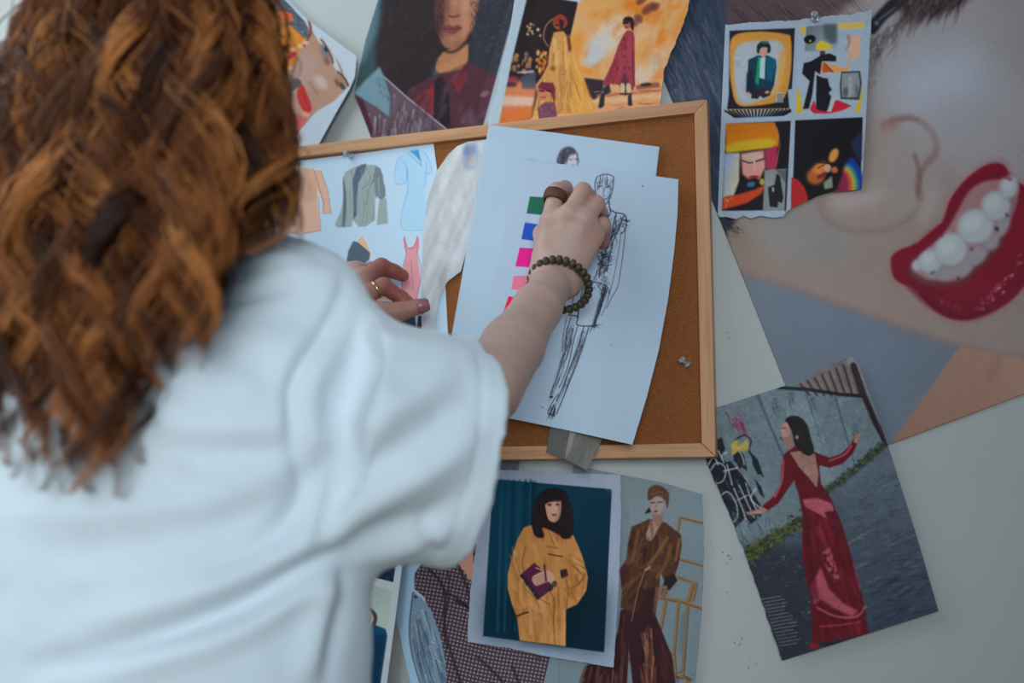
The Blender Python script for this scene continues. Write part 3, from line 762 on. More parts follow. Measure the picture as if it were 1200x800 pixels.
    # bag and hands
    c.poly([(609, 674), (626, 659), (633, 665), (646, 686), (647, 690), (630, 703)], (80, 30, 58), .5)
    c.poly([(609, 674), (613, 672), (632, 698), (630, 703)], (46, 30, 36), .5); c.strokes(30, [(611, 676), (628, 698), (629, 702), (610, 677)], 40, 3, .8, [(170, 150, 120), (30, 20, 24)], .8, 90, 33)
    c.poly([(624, 676), (640, 668), (648, 672), (650, 680), (640, 682), (628, 686)], (190, 144, 124), .8, sm=True)
    for i in range(4): c.line([(625 + i * 1.6, 678 + i * 2.6), (636 + i * 1.5, 673 + i * 2.4)], .7, (130, 86, 74), .8, .3)
    c.line([(638, 662), (640, 680)], 2.4, (74, 26, 52), .9, .5); c.line([(628, 665), (635, 668)], 1.4, (210, 160, 140), .8, .4)
    c.ell(645, 688, 3.4, 4.4, (46, 36, 46), 0, .8, .9); c.ell(650, 684, 3, 4, (60, 54, 56), 0, .8, .9)
    c.poly([(656, 668), (664, 666), (666, 674), (658, 678)], (58, 34, 30), .6); c.strokes(12, [(657, 668), (664, 667), (665, 674), (658, 677)], 60, 4, .8, [(120, 70, 40), (20, 14, 14)], .8, 60, 34)
    c.blur(1); c.noise(.04, 2, seed=14)
    c.poly([(709, 557), (727, 557), (726, 575), (712, 575)], (160, 172, 182), 6, .5)
    sheet('yellow_coat_picture', 'print of a woman in a yellow coat on teal, torn white border', 'picture', torn([(575, 562), (582, 556), (585, 550), (640, 553), (727, 556)], .8, 1.5, 20), torn([(727, 556), (728, 600), (725, 690), (719, 782)], 1.1, 2, 21),
          torn([(548, 752), (600, 760), (640, 769), (690, 777), (719, 782)], 1, 2, 22), torn([(575, 562), (563, 572), (564, 600), (558, 640), (551, 690), (549, 720), (548, 752)], 1.8, 2, 23), c, .0062, GA['coat'], .8,
          lambda u, v, x, y: .005 * np.clip(v - .6, 0, 1) * 2 * np.clip(u, 0.2, 1))


def suit_print():
    c = Canvas(625, 540, 835, 840, 3, (124, 144, 154))
    c.poly([(720, 540), (835, 570), (835, 640), (720, 620)], (134, 152, 160), 20, .6)
    c.line([(655, 772), (655, 835)], 1, (98, 116, 124), .8); c.line([(735, 600), (735, 700)], 5, (112, 132, 142), .5, 4)
    wd = (150, 120, 84)
    for l, w in [([(793, 630), (797, 606), (824, 613)], 3.4), ([(796, 655), (824, 663)], 3.6), ([(794, 676), (816, 684), (812, 703)], 4), ([(812, 684), (806, 705), (800, 790)], 5), ([(772, 700), (800, 705), (822, 713)], 5), ([(780, 705), (773, 742)], 4.5), ([(795, 706), (790, 765), (792, 792)], 4), ([(790, 792), (810, 796)], 4), ([(733, 770), (740, 775)], 6), ([(760, 760), (790, 766)], 3)]:
        c.line(l, w, wd, .95, .5); c.line([(x + w * .3, y + w * .2) for x, y in l], w * .3, (96, 70, 46), .7, .4)
    c.line([(776, 672), (790, 674)], 3, wd, .9, .6); c.strokes(24, [(792, 786), (810, 790), (808, 800), (790, 796)], 20, 6, 1, [(60, 50, 40), (170, 150, 110)], .7, 60, 41)
    c.poly([(798, 718), (808, 716), (802, 764), (794, 765)], (104, 122, 130), 2, .6)
    # trousers
    mar = (58, 32, 38)
    c.poly([(727, 715), (735, 712), (737, 760), (733, 835), (672, 835), (686, 780), (712, 770), (724, 740)], mar, .8)
    c.poly([(735, 712), (768, 720), (776, 740), (788, 770), (795, 835), (745, 835), (738, 770), (735, 740)], mar, .8)
    c.strokes(60, [(752, 730), (762, 728), (770, 790), (750, 790)], lambda x, y: 84 + (x - 757) * .8, 40, 2, [(158, 104, 76), (120, 74, 58), (40, 20, 26), (174, 120, 90)], .65, 4, 42)
    c.strokes(34, [(768, 735), (774, 742), (790, 800), (776, 800)], 70, 40, 2, [(96, 52, 52), (40, 20, 28), (80, 40, 48)], .6, 5, 43)
    c.strokes(46, [(684, 778), (730, 778), (728, 800), (680, 800)], lambda x, y: 108 - (x - 690) * .4, 26, 2, [(120, 74, 58), (40, 22, 28), (150, 104, 80)], .6, 4, 44)
    c.strokes(18, [(728, 720), (735, 720), (734, 770), (728, 780)], 94, 40, 2, [(126, 80, 66), (90, 52, 48)], .6, 3, 45)
    # jacket
    br = (84, 54, 38)
    c.poly([(740, 617), (752, 612), (760, 608), (780, 612), (790, 620), (798, 626), (799, 640), (795, 662), (790, 676), (778, 680), (774, 668), (773, 686), (768, 722), (735, 715), (727, 712), (729, 690), (726, 668), (734, 655), (736, 636)], br, .7)
    c.poly([(757, 626), (762, 610), (776, 611), (770, 622), (764, 634), (758, 632)], (172, 140, 122), .8)
    c.poly([(762, 635), (776, 618), (772, 640), (764, 660), (756, 664)], (68, 42, 30), 1.5, .8)
    jk = [(740, 617), (752, 612), (760, 608), (780, 612), (790, 620), (798, 626), (799, 640), (795, 662), (790, 676), (778, 680), (774, 668), (773, 686), (768, 722), (735, 715), (727, 712), (729, 690), (726, 668), (734, 655), (736, 636)]
    c.shade(jk, 70, lambda x, y: 100 + (762 - x) * .5, 22, 4.4, [(56, 34, 26), (112, 74, 50), (142, 98, 66), (44, 26, 24)], .42, 16, 135, .15, 2)
    for l, w, col in [([(760, 662), (772, 646), (782, 630)], 4, (142, 96, 62)), ([(748, 622), (744, 645), (741, 658)], 4, (122, 80, 52)), ([(786, 640), (780, 660), (770, 676)], 4, (128, 84, 54)), ([(796, 632), (792, 656)], 3, (150, 102, 66)), ([(770, 690), (766, 716)], 4, (142, 100, 74)), ([(730, 690), (742, 680), (752, 672)], 4, (110, 72, 50)), ([(738, 705), (750, 690)], 3, (50, 28, 26)), ([(756, 676), (748, 700), (745, 722)], 2.5, (60, 34, 30)), ([(752, 664), (768, 668), (774, 664)], 3.6, (108, 72, 54)), ([(754, 660), (757, 640)], 2, (46, 28, 24))]:
        c.line(l, w, col, .8, 1.6, True)
    c.line([(756, 668), (762, 664)], 2, (196, 160, 120), .9, .5); c.line([(756, 668), (748, 690), (740, 728)], 1, (176, 130, 104), .8, .4)
    c.poly([(752, 690), (768, 690), (766, 722), (748, 718)], (50, 30, 34), 3, .8)
    c.poly([(780, 676), (790, 672), (794, 680), (784, 692), (776, 688)], (40, 30, 34), .8); c.poly([(774, 686), (782, 686), (783, 696), (777, 700), (772, 696)], (140, 106, 92), .8); c.strokes(12, [(773, 688), (782, 688), (782, 698), (774, 698)], 50, 4, .8, [(50, 34, 34)], .8, 60, 46)
    c.poly([(728, 664), (735, 660), (738, 672), (728, 690)], (70, 34, 44), 1.5, .8)
    # head
    c.poly([(766, 595), (778, 594), (777, 612), (764, 612)], (150, 118, 108), .8)
    c.ell(769.5, 591, 8, 12, (176, 148, 140), -4, .7); c.ell(774, 594, 4, 9, (160, 168, 176), 0, 3, .5)
    c.poly([(759, 584), (760, 573), (768, 568), (778, 571), (784, 580), (782, 596), (779, 586), (770, 581), (762, 586)], (96, 66, 52), .7, sm=True)
    c.strokes(16, [(762, 574), (778, 573), (781, 582), (764, 582)], 10, 8, 1.2, [(140, 102, 80), (64, 42, 36)], .7, 40, 47)
    c.line([(763, 589), (767, 588.6)], 1.3, (60, 40, 40), .9, .4); c.line([(771, 588.4), (776, 588)], 1.3, (60, 40, 40), .9, .4); c.ell(768.5, 599, 2.4, 1.2, (120, 50, 56), 0, .4); c.line([(769, 590), (768.4, 595)], .9, (140, 108, 102), .8)
    c.poly([(761, 594), (763, 600), (755, 602)], (34, 24, 26), .5)
    c.blur(1); c.noise(.05, 2.2, seed=16)
    sheet('brown_suit_picture', 'magazine page of a woman in a brown suit and turban beside wooden frames', 'picture', [(672, 545), (727, 556), (775, 565), (823, 579)], torn([(823, 579), (825, 650), (822, 720), (812, 835)], .8, 2, 24), [(625, 835), (812, 835)], [(672, 545), (650, 750), (637, 800), (625, 835)], c, .0040, GA['suit'], .9)


def blazer_print():
    c = Canvas(420, 530, 670, 850, 3, (142, 174, 198))
    c.poly([(560, 530), (612, 530), (606, 562), (580, 575), (560, 600)], (84, 90, 98), 3)
    c.poly([(556, 590), (575, 560), (600, 560), (590, 660), (550, 650)], (106, 104, 116), 3)
    blaz = [(486, 672), (494, 660), (508, 651), (522, 654), (534, 652), (545, 660), (570, 680), (640, 700), (662, 770), (636, 835), (520, 835), (512, 760), (498, 700), (486, 690)]
    c.poly(blaz, (104, 90, 98), .8)
    # woven check
    X, Y = c.XY(); a = math.radians(12); U = X * math.cos(a) + Y * math.sin(a); V = -X * math.sin(a) + Y * math.cos(a)
    V = V + 1.2 * np.sin(U / 20); pt = ((np.sin(U * 2 * math.pi / 4.4) > .05) | (np.sin(V * 2 * math.pi / 4.4) > .05)).astype(float)
    pt = box_blur(pt, 1); pr = (np.sin(V * 2 * math.pi / 4.4) > .25) & (np.sin(U * 2 * math.pi / 4.4) > .25)
    m = Canvas(420, 530, 670, 850, 3, (0, 0, 0)); m.poly(blaz, (1, 1, 1), .6); mm = m.a[..., :1] * .8
    c.a = c.a * (1 - mm) + mm * (np.array((40, 32, 42)) * pt[..., None] + np.array((142, 128, 132)) * (1 - pt[..., None]))
    for l in [[(500, 664), (520, 690), (522, 740), (540, 800)], [(534, 655), (548, 690), (553, 718)], [(520, 694), (535, 700), (552, 716)], [(600, 780), (620, 830)], [(560, 770), (590, 800), (610, 835)]]:
        c.line(l, 3, (34, 26, 34), .7, 1.5, True)
    c.line([(524, 660), (526, 690), (520, 735), (524, 760)], 1.4, (34, 26, 34), .8, .5, True)
    c.line([(534, 704), (552, 712)], 3, (28, 22, 28), .8, 1)
    c.poly([(536, 656), (544, 640), (558, 630), (560, 655), (551, 679), (546, 672)], (166, 122, 108), 1, sm=True)
    c.poly([(553, 640), (562, 634), (562, 652), (556, 662)], (62, 44, 52), .8); c.line([(556, 648), (558, 664)], 2, (40, 30, 36), .8)
    c.poly([(485, 692), (489, 697), (494, 700), (506, 716), (516, 745), (522, 775), (526, 835), (502, 835), (490, 786), (482, 760), (480, 735), (482, 708)], (104, 128, 146), .8)
    c.strokes(70, [(486, 706), (500, 712), (516, 760), (520, 820), (500, 820), (484, 750)], lambda x, y: 78 - (x - 495) * .2, 34, 2.6, [(62, 80, 98), (138, 160, 176), (84, 106, 126), (50, 66, 82)], .6, 6, 51)
    c.line([(484, 694), (480, 730), (482, 762), (494, 806)], 1.6, (40, 50, 64), .8, .8, True)
    c.strokes(12, [(500, 750), (508, 750), (514, 775), (504, 780)], 40, 8, 1, [(176, 190, 200)], .7, 30, 52)
    c.ell(487, 699, 2.4, 2, (60, 54, 60), 20, .5)
    c.ell(632, 768, 5, 4, (54, 44, 74), 0, 1.5, .8)
    c.noise(.05, 2.2, seed=18)
    sheet('check_blazer_picture', 'page showing a checked blazer with a denim sleeve, under the yellow coat print', 'picture', [(430, 570), (608, 536)], [(608, 536), (668, 835)], [(489, 835), (668, 835)], [(430, 570), (466, 735), (489, 835)], c, .0022, GA['blazer'], .8)


def photo_strip():
    c = Canvas(380, 600, 485, 840, 4, (182, 192, 200))
    c.poly([(400, 630), (466, 640), (461, 682), (428, 674), (400, 664)], (16, 30, 46), .4)
    c.strokes(26, [(420, 656), (462, 656), (460, 680), (425, 674)], 10, 10, 2.4, [(14, 66, 104), (6, 14, 24), (30, 60, 84)], .6, 50, 61)
    c.ell(447, 661, 2, 3, (60, 130, 180), 0, .8); c.ell(438, 660, 1.2, 2, (60, 130, 180), 0, .6, .8)
    c.poly([(415, 680), (427, 683), (460, 692), (444, 812), (400, 812)], grad(426, 690, (128, 150, 146), 450, 720, (150, 166, 160)), .4)
    c.poly([(415, 745), (425, 738), (440, 732), (452, 737), (454, 745), (446, 800), (440, 815), (400, 815)], (16, 62, 92), 1)
    c.line([(436, 738), (432, 760), (430, 790)], 3, (60, 120, 150), .7, 1.5, True); c.line([(424, 790), (418, 806)], 5, (40, 100, 130), .6, 3)
    c.poly([(440, 744), (452, 742), (444, 800), (436, 812)], (8, 36, 58), 3, .7)
    c.ell(428, 722, 9, 9, (206, 182, 166), 20, .8)
    c.poly([(420, 716), (426, 711), (436, 713), (442, 722), (440, 732), (434, 734), (438, 724), (432, 716)], (58, 50, 46), .8, sm=True)
    c.ell(428, 717, 2.8, 3.4, (24, 22, 26), 30, .4); c.ell(431, 726, 2.6, 3.2, (24, 22, 26), 30, .4)
    c.poly([(420, 730), (428, 733), (424, 740), (418, 737)], (60, 46, 44), 1, .8)
    c.poly([(419, 735), (424, 742), (430, 766), (427, 773), (400, 768), (402, 764), (419, 764), (417, 750)], (208, 178, 150), .7)
    c.line([(457, 640), (440, 815)], .1, (0, 0, 0), 0)
    c.noise(.04, 2, seed=20)
    sheet('photo_strip_picture', 'white bordered strip of two bluish photographs, below the short sleeve', 'picture', [(395, 622), (478, 634)], [(478, 634), (472, 660), (449, 835)], [(380, 828), (449, 835)], [(395, 622), (380, 828)], c, .0060, GA['strip'], .8,
          lambda u, v, x, y: .004 * v)


def curly_portrait():
    c = Canvas(400, -40, 630, 190, 2.4, (62, 96, 112))
    c.poly([(430, -40), (450, -40), (440, 40), (424, 100), (405, 120)], (96, 130, 146), 10, .8)
    c.poly([(415, 100), (440, 40), (455, 60), (440, 110)], (48, 70, 74), 6, .8)
    hair = [(452, -40), (470, -40), (600, -40), (600, 40), (584, 90), (556, 110), (546, 70), (510, 80), (508, 100), (490, 120), (460, 118), (445, 95), (440, 60), (446, 20)]
    c.poly(hair, (42, 32, 36), 5, sm=True)
    c.poly([(548, -40), (612, -40), (612, 0), (570, 160), (548, 110)], (50, 54, 66), 6, .85)
    c.strokes(420, [(450, -20), (520, -20), (514, 80), (500, 110), (450, 100), (446, 40)], lambda x, y: 90 + 40 * math.sin(x * .3 + y * .2), 7, .9, [(72, 54, 54), (28, 20, 24), (58, 44, 46), (88, 70, 68)], .5, 60, 71, .5)
    c.strokes(220, [(556, -20), (605, -20), (590, 90), (556, 100)], lambda x, y: 90 + 40 * math.sin(x * .3 + y * .2), 8, .9, [(80, 84, 96), (36, 38, 48), (96, 102, 114)], .5, 60, 72, .5)
    # face and neck
    c.poly([(512, 70), (520, 60), (548, 50), (548, 72), (540, 84), (514, 86), (510, 80)], (170, 116, 82), 1)
    c.poly([(513, 80), (534, 66), (549, 52), (548, 70), (541, 78), (530, 84), (516, 85)], (182, 126, 90), 1.4)
    c.poly([(512, -40), (560, -40), (561, 0), (558, 20), (552, 38), (542, 52), (530, 57), (520, 54), (514, 40), (511, 20)], (150, 100, 80), 1.4, sm=True)
    c.poly([(511, -20), (524, -20), (521, 30), (518, 50), (511, 24)], (94, 58, 52), 4, .75); c.poly([(540, -20), (556, -20), (553, 30), (540, 50), (534, 30)], (196, 138, 104), 5, .8)
    fc_ = [(511, -20), (560, -30), (561, 0), (558, 20), (552, 38), (542, 52), (530, 57), (520, 54), (514, 40), (511, 20)]
    c.shade(fc_, 26, 92, 22, 7, [(110, 70, 58), (170, 116, 90), (188, 132, 102)], .3, 20, 137, .1, 4)
    c.poly([(508, -30), (522, -30), (519, 20), (516, 44), (508, 30)], (70, 44, 42), 5, .7)
    c.line([(514, 56), (530, 61), (546, 50), (551, 40)], 3.4, (40, 26, 28), .75, 2.4, True)
    c.line([(528, -8), (530, 8), (532, 14)], 4, (178, 122, 94), .7, 2, True)
    c.ell(545, 4, 8, 12, (198, 146, 118), 0, 5, .6); c.ell(536, 26, 10, 4, (176, 122, 98), 0, 3, .5); c.ell(534, 6, 3, 9, (196, 142, 112), 4, 2.4, .7)
    c.line([(526, 18), (531, 20), (538, 18)], 2, (78, 44, 42), .8, 1, True); c.ell(532, 11, 6, 6, (160, 106, 82), 0, 3, .6); c.line([(526, -6), (525, 14)], 3, (100, 60, 52), .5, 2)
    c.poly([(519, 32), (526, 29), (531, 31), (537, 29), (541, 33), (532, 40), (524, 39)], (128, 66, 64), .8, sm=True); c.line([(519, 33), (530, 34), (541, 33)], 1, (70, 32, 34), .85, .4, True)
    c.ell(531, 46, 7, 3, (170, 118, 90), 0, 2, .6); c.line([(516, -2), (524, -3)], 1.6, (46, 30, 32), .8, .8)
    c.line([(538, -3), (550, -6)], 1.6, (60, 38, 36), .8, .8)
    c.strokes(70, [(508, -30), (520, -30), (518, 30), (514, 60), (506, 70)], 96, 12, 1.0, [(46, 34, 36), (30, 22, 26), (66, 48, 48)], .8, 50, 76, .5)
    c.strokes(60, [(556, -30), (566, -30), (560, 30), (548, 54), (552, 20)], 86, 10, 1.0, [(50, 46, 54), (34, 30, 38), (72, 66, 72)], .8, 50, 77, .5)
    # burgundy coat
    co = (80, 44, 56)
    c.poly([(470, 150), (478, 105), (505, 90), (514, 86), (540, 82), (549, 72), (560, 76), (585, 90), (572, 130), (562, 170), (460, 176)], co, 1.5)
    c.poly([(478, 124), (508, 96), (512, 110), (508, 136), (490, 148), (474, 140)], (128, 44, 50), 1.5)
    c.poly([(509, 95), (518, 88), (526, 110), (528, 150), (506, 160), (508, 130)], (38, 28, 36), 1.2)
    c.poly([(526, 92), (546, 78), (548, 92), (536, 112)], (124, 44, 54), 1.5); c.line([(536, 112), (530, 96)], 1, (44, 22, 30), .8)
    for l in [[(482, 126), (500, 112)], [(486, 136), (506, 116)], [(500, 104), (508, 98)]]: c.line(l, 1.2, (74, 24, 32), .8, .5)
    c.poly([(546, 128), (556, 132), (562, 150), (540, 146)], (124, 104, 120), 6, .45); c.ell(568, 110, 6, 3, (150, 140, 150), -20, 2, .6)
    # the turned-over corner at the lower left, its glare painted as pale streaks
    c.poly([(415, 110), (428, 94), (445, 78), (452, 94), (458, 112), (457, 138), (440, 125)], (112, 146, 162), 2)
    c.poly([(452, 92), (475, 112), (522, 150), (520, 180), (437, 180), (415, 112), (440, 125), (456, 138), (458, 112)], (96, 80, 92), 2)
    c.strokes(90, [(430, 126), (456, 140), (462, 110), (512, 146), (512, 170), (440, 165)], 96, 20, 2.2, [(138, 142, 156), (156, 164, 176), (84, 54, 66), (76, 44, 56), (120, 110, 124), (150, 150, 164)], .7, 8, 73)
    c.poly([(415, 110), (425, 116), (437, 150), (434, 160), (425, 135)], (74, 30, 44), 1.5, .9)
    c.strokes(60, [(440, 90), (456, 92), (462, 118), (446, 112)], 70, 5, .8, [(60, 76, 84), (50, 60, 66)], .5, 50, 74)
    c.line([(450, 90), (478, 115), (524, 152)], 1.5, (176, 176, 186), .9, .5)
    c.shade([(478, 105), (549, 72), (585, 90), (562, 172), (510, 170)], 50, 110, 26, 6, [(62, 40, 54), (98, 60, 74), (52, 34, 46), (100, 88, 104)], .4, 20, 138, .1, 3)
    # white margin on the right
    c.poly([(612, -40), (640, -40), (640, 190), (560, 190), (566, 148), (590, 60), (606, 0)], (164, 184, 198), .5)
    c.blur(1); c.noise(.035, 2.4, seed=22)
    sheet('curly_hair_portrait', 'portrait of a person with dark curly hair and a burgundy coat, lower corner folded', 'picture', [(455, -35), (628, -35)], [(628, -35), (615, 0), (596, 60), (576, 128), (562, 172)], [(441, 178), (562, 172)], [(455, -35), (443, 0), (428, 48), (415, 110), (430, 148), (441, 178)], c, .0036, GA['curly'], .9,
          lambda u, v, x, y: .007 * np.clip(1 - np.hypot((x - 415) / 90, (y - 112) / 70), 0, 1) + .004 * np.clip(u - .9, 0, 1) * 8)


def fire_print():
    c = Canvas(560, -40, 816, 190, 3, (170, 190, 204))
    # right page: flaming sky
    c.poly([(678, -40), (812, -40), (808, 0), (800, 40), (776, 100), (774, 170), (575, 180), (650, 60)], (214, 164, 110), .5)
    c.poly([(690, -10), (740, -10), (730, 30), (690, 30)], (224, 164, 90), 10, .8)
    for x, y, rx, ry, col in [(697, 62, 12, 24, (172, 190, 206)), (716, 40, 14, 24, (196, 190, 184)), (772, 70, 12, 14, (180, 194, 204)), (752, 88, 16, 10, (200, 190, 176)), (690, 90, 10, 8, (208, 170, 120)), (672, 60, 9, 26, (214, 140, 50)), (690, 84, 14, 5, (220, 130, 40)), (790, 20, 14, 30, (222, 140, 50)), (762, 20, 22, 14, (220, 150, 70)), (775, 46, 9, 16, (224, 150, 70)), (748, 56, 8, 18, (222, 170, 100)), (700, 10, 20, 12, (222, 170, 100)), (752, 35, 8, 10, (216, 170, 120)), (742, 6, 12, 8, (214, 120, 30))]:
        c.ell(x, y, rx, ry, col, 20, 7, .8)
    c.poly([(676, 20), (812, -20), (776, 100), (690, 95)], (206, 110, 28), 3, .45, tex=ntex(26, 12, -50, 91, .5, .7))
    c.poly([(676, 20), (812, -20), (776, 100), (690, 95)], (226, 206, 184), 3, .4, tex=ntex(20, 12, -50, 92, .52, .72))
    for x, y, rx, ry in [(752, 0, 8, 4), (760, 10, 10, 5), (768, 8, 6, 4), (748, 22, 5, 6), (744, 28, 3, 4)]: c.ell(x, y, rx, ry, (96, 46, 42), -40, 2.4, .75)
    # ground
    c.poly([(684, 91), (706, 94), (720, 108), (776, 100), (772, 170), (670, 176)], (206, 150, 106), 3, .95)
    c.poly([(684, 91), (708, 94), (706, 108), (696, 118), (690, 112)], (52, 40, 50), 1.5)
    c.poly([(745, 100), (772, 96), (774, 102), (746, 105)], (120, 60, 50), 2, .8); c.ell(757, 99, 7, 2, (50, 30, 36), -5, 1, .9)
    c.line([(690, 120), (774, 112)], 5, (224, 190, 150), .8, 3); c.line([(700, 112), (776, 106)], 3, (170, 96, 60), .7, 2)
    c.strokes(40, [(690, 108), (775, 104), (772, 130), (692, 134)], -4, 14, 1.4, [(214, 120, 60), (110, 70, 64), (230, 200, 170)], .5, 12, 93)
    # left page: dark street
    c.poly([(616, -40), (676, -40), (677, 4), (668, 44), (664, 90), (612, 150), (585, 152), (596, 80)], (38, 30, 34), .6)
    c.poly([(606, -40), (680, -40), (680, 3), (652, -2), (640, -40)], (170, 190, 204), .4)
    c.poly([(592, 92), (630, 98), (622, 140), (585, 146)], (196, 120, 80), 3)
    c.poly([(590, 112), (626, 114), (624, 124), (588, 124)], (206, 176, 160), 2.4, .9); c.poly([(587, 128), (626, 126), (620, 146), (585, 148)], (200, 106, 50), 3, .8)
    for i in range(26):
        c.ell(random.uniform(598, 622), random.uniform(62, 84), random.uniform(1, 3), random.uniform(1.5, 4), random.choice([(110, 80, 104), (70, 56, 76), (150, 110, 70), (180, 120, 70)]), random.uniform(-30, 30), .8, .8)
    for i in range(20):
        c.ell(random.uniform(626, 642), random.uniform(60, 86), random.uniform(1, 2.6), random.uniform(1.5, 4), random.choice([(200, 120, 40), (150, 60, 40), (220, 170, 90), (90, 40, 40)]), random.uniform(-30, 30), .8, .85)
    for i in range(12): c.ell(random.uniform(618, 634), random.uniform(28, 42), random.uniform(.7, 1.7), random.uniform(1, 2), (210, 190, 130), 30, .5, .85)
    c.poly([(606, 84), (626, 82), (626, 86), (606, 86)], (170, 160, 176), .6, .9)
    c.ell(600, 94, 9, 5, (140, 60, 76), 0, 2, .8); c.ell(598, 99, 8, 3, (50, 36, 44), 0, 2, .8); c.poly([(610, 90), (628, 84), (628, 104), (612, 104)], (72, 78, 96), 2, .9)
    # woman in the ochre robe
    oc = (194, 142, 82)
    c.poly([(668, 40), (676, 70), (684, 92), (698, 128), (690, 134), (660, 134), (650, 60)], (206, 148, 62), 2.4, .9)
    c.poly([(649, 38), (660, 36), (666, 44), (668, 70), (672, 100), (668, 132), (640, 136), (624, 136), (630, 110), (628, 100), (636, 88), (642, 76), (644, 56)], oc, .8)
    for l in [[(660, 60), (662, 84), (656, 88)], [(644, 80), (650, 84)], [(648, 96), (644, 130)], [(656, 90), (658, 130)], [(664, 96), (666, 130)], [(672, 84), (682, 128)], [(636, 92), (630, 130)]]:
        c.line(l, 1.3, (150, 104, 44), .7, .8, True)
    c.line([(650, 48), (652, 74)], 4, (220, 182, 116), .7, 2); c.line([(662, 46), (663, 80)], 3, (220, 180, 110), .7, 1.6); c.ell(648, 80, 3, 3, (130, 80, 44), 0, 1)
    c.poly([(664, 40), (668, 44), (670, 62), (666, 60)], (110, 44, 40), 1)
    c.line([(648, 22), (640, 30), (637, 44), (642, 54)], 1.4, (160, 110, 84), .9, .5, True)
    c.ell(656, 26, 8, 9, (156, 76, 52), 10, .8); c.poly([(648, 24), (656, 17), (664, 22), (664, 30), (655, 30)], (140, 56, 44), .8, sm=True); c.line([(651, 29), (654, 30)], 1.6, (40, 20, 22), .9); c.poly([(655, 22), (661, 24), (660, 36), (656, 34)], (44, 22, 26), .8, .9); c.line([(652, 36), (660, 36)], 1.6, (70, 30, 30), .9)
    c.shade([(649, 38), (666, 44), (672, 100), (668, 132), (624, 136), (630, 105), (644, 60)], 50, 96, 26, 2.6, [(168, 120, 58), (222, 184, 116), (150, 100, 44)], .45, 8, 139, .08, 1)
    c.shade([(668, 44), (676, 70), (698, 128), (664, 134)], 40, 72, 34, 2, [(222, 170, 90), (176, 116, 40), (232, 190, 120)], .5, 6, 140, .05, .8)
    # seated person in the foreground
    c.poly([(630, 126), (638, 120), (650, 120), (653, 134), (650, 142), (632, 144)], (110, 66, 88), 1); c.strokes(30, [(632, 124), (650, 124), (650, 140), (634, 142)], 70, 5, 1, [(150, 100, 96), (80, 50, 72), (170, 140, 120)], .7, 50, 94)
    c.ell(637, 108, 7, 10, (186, 116, 92), 5, 1); c.poly([(630, 102), (634, 96), (648, 97), (651, 104), (650, 122), (645, 108), (632, 104)], (110, 42, 56), .8); c.line([(632, 106), (637, 107)], 2, (60, 26, 32), .9); c.line([(641, 106), (646, 107)], 2, (60, 26, 32), .9); c.line([(634, 114), (639, 114)], 1.2, (120, 50, 50), .9)
    # woman in the crimson coat
    cr = (150, 56, 72)
    c.poly([(731, 40), (736, 35), (742, 37), (744, 44), (744, 100), (742, 106), (728, 100), (716, 98), (708, 102), (707, 96), (718, 72), (725, 52)], cr, .7)
    c.shade([(731, 40), (744, 44), (744, 100), (707, 100), (718, 72)], 26, 98, 24, 2.2, [(120, 36, 54), (174, 76, 92)], .45, 8, 141, .06, 1)
    c.line([(738, 42), (739, 96)], 3, (168, 70, 88), .6, 2); c.line([(722, 70), (712, 96)], 3, (120, 40, 58), .6, 2); c.line([(742, 60), (743, 100)], 2, (110, 34, 50), .7, 1)
    c.poly([(726, 100), (732, 84), (738, 98), (738, 108), (727, 106)], (80, 50, 66), 1.2, .9); c.poly([(706, 104), (714, 98), (716, 108), (708, 112)], (44, 44, 56), 1.2)
    c.poly([(704, 110), (709, 108), (708, 124), (704, 127), (701, 126)], (40, 44, 54), .8); c.poly([(736, 112), (740, 110), (741, 124), (736, 124)], (40, 44, 54), .8)
    c.ell(729.5, 103, 3, 6, (204, 176, 140), 0, .8); c.ell(736.5, 103, 3, 6, (204, 176, 140), 0, .8); c.line([(733, 97), (733, 112)], 1.2, (60, 40, 44), .9, .5); c.line([(727, 110), (740, 110)], 2, (54, 40, 46), .9)
    for p in [(731, 46), (733, 56), (731, 66), (724, 80), (738, 80), (732, 80)]: c.ell(*p, 1, 1.2, (60, 20, 30), 0, .4)
    c.ell(735, 27, 5, 7, (150, 92, 82), 0, .7); c.poly([(730, 25), (733, 20), (740, 20), (743, 26), (742, 36), (739, 32), (738, 26)], (46, 26, 34), .7, sm=True); c.line([(730.5, 27), (736, 26.6)], 2, (24, 18, 24), .95, .4); c.line([(733, 32), (736, 32)], 1, (120, 40, 50), .9)
    # white page margins
    c.poly([(560, -40), (617, -40), (617, 0), (600, 70), (585, 142), (585, 190), (555, 190)], (170, 190, 204), .4)
    c.blur(1); c.noise(.045, 2.2, seed=24)
    right = torn([(815, -35), (808, 0), (804, 18), (796, 38), (786, 64), (778, 82), (777, 98), (774, 122), (772, 165)], 1.6, 1.6, 26)
    sheet('burning_desert_page', 'orange magazine page of two robed women before a burning sky, right edge torn', 'picture', [(610, -35), (815, -35)], right, [(566, 185), (772, 165)], [(610, -35), (603, 0), (597, 40), (590, 72), (583, 104), (572, 140), (566, 185)], c, .0062, GA['fire'], .9,
          lambda u, v, x, y: .004 * np.clip(.12 - u, 0, 1) * 8 + .002 * np.clip(u - .9, 0, 1) * 8)


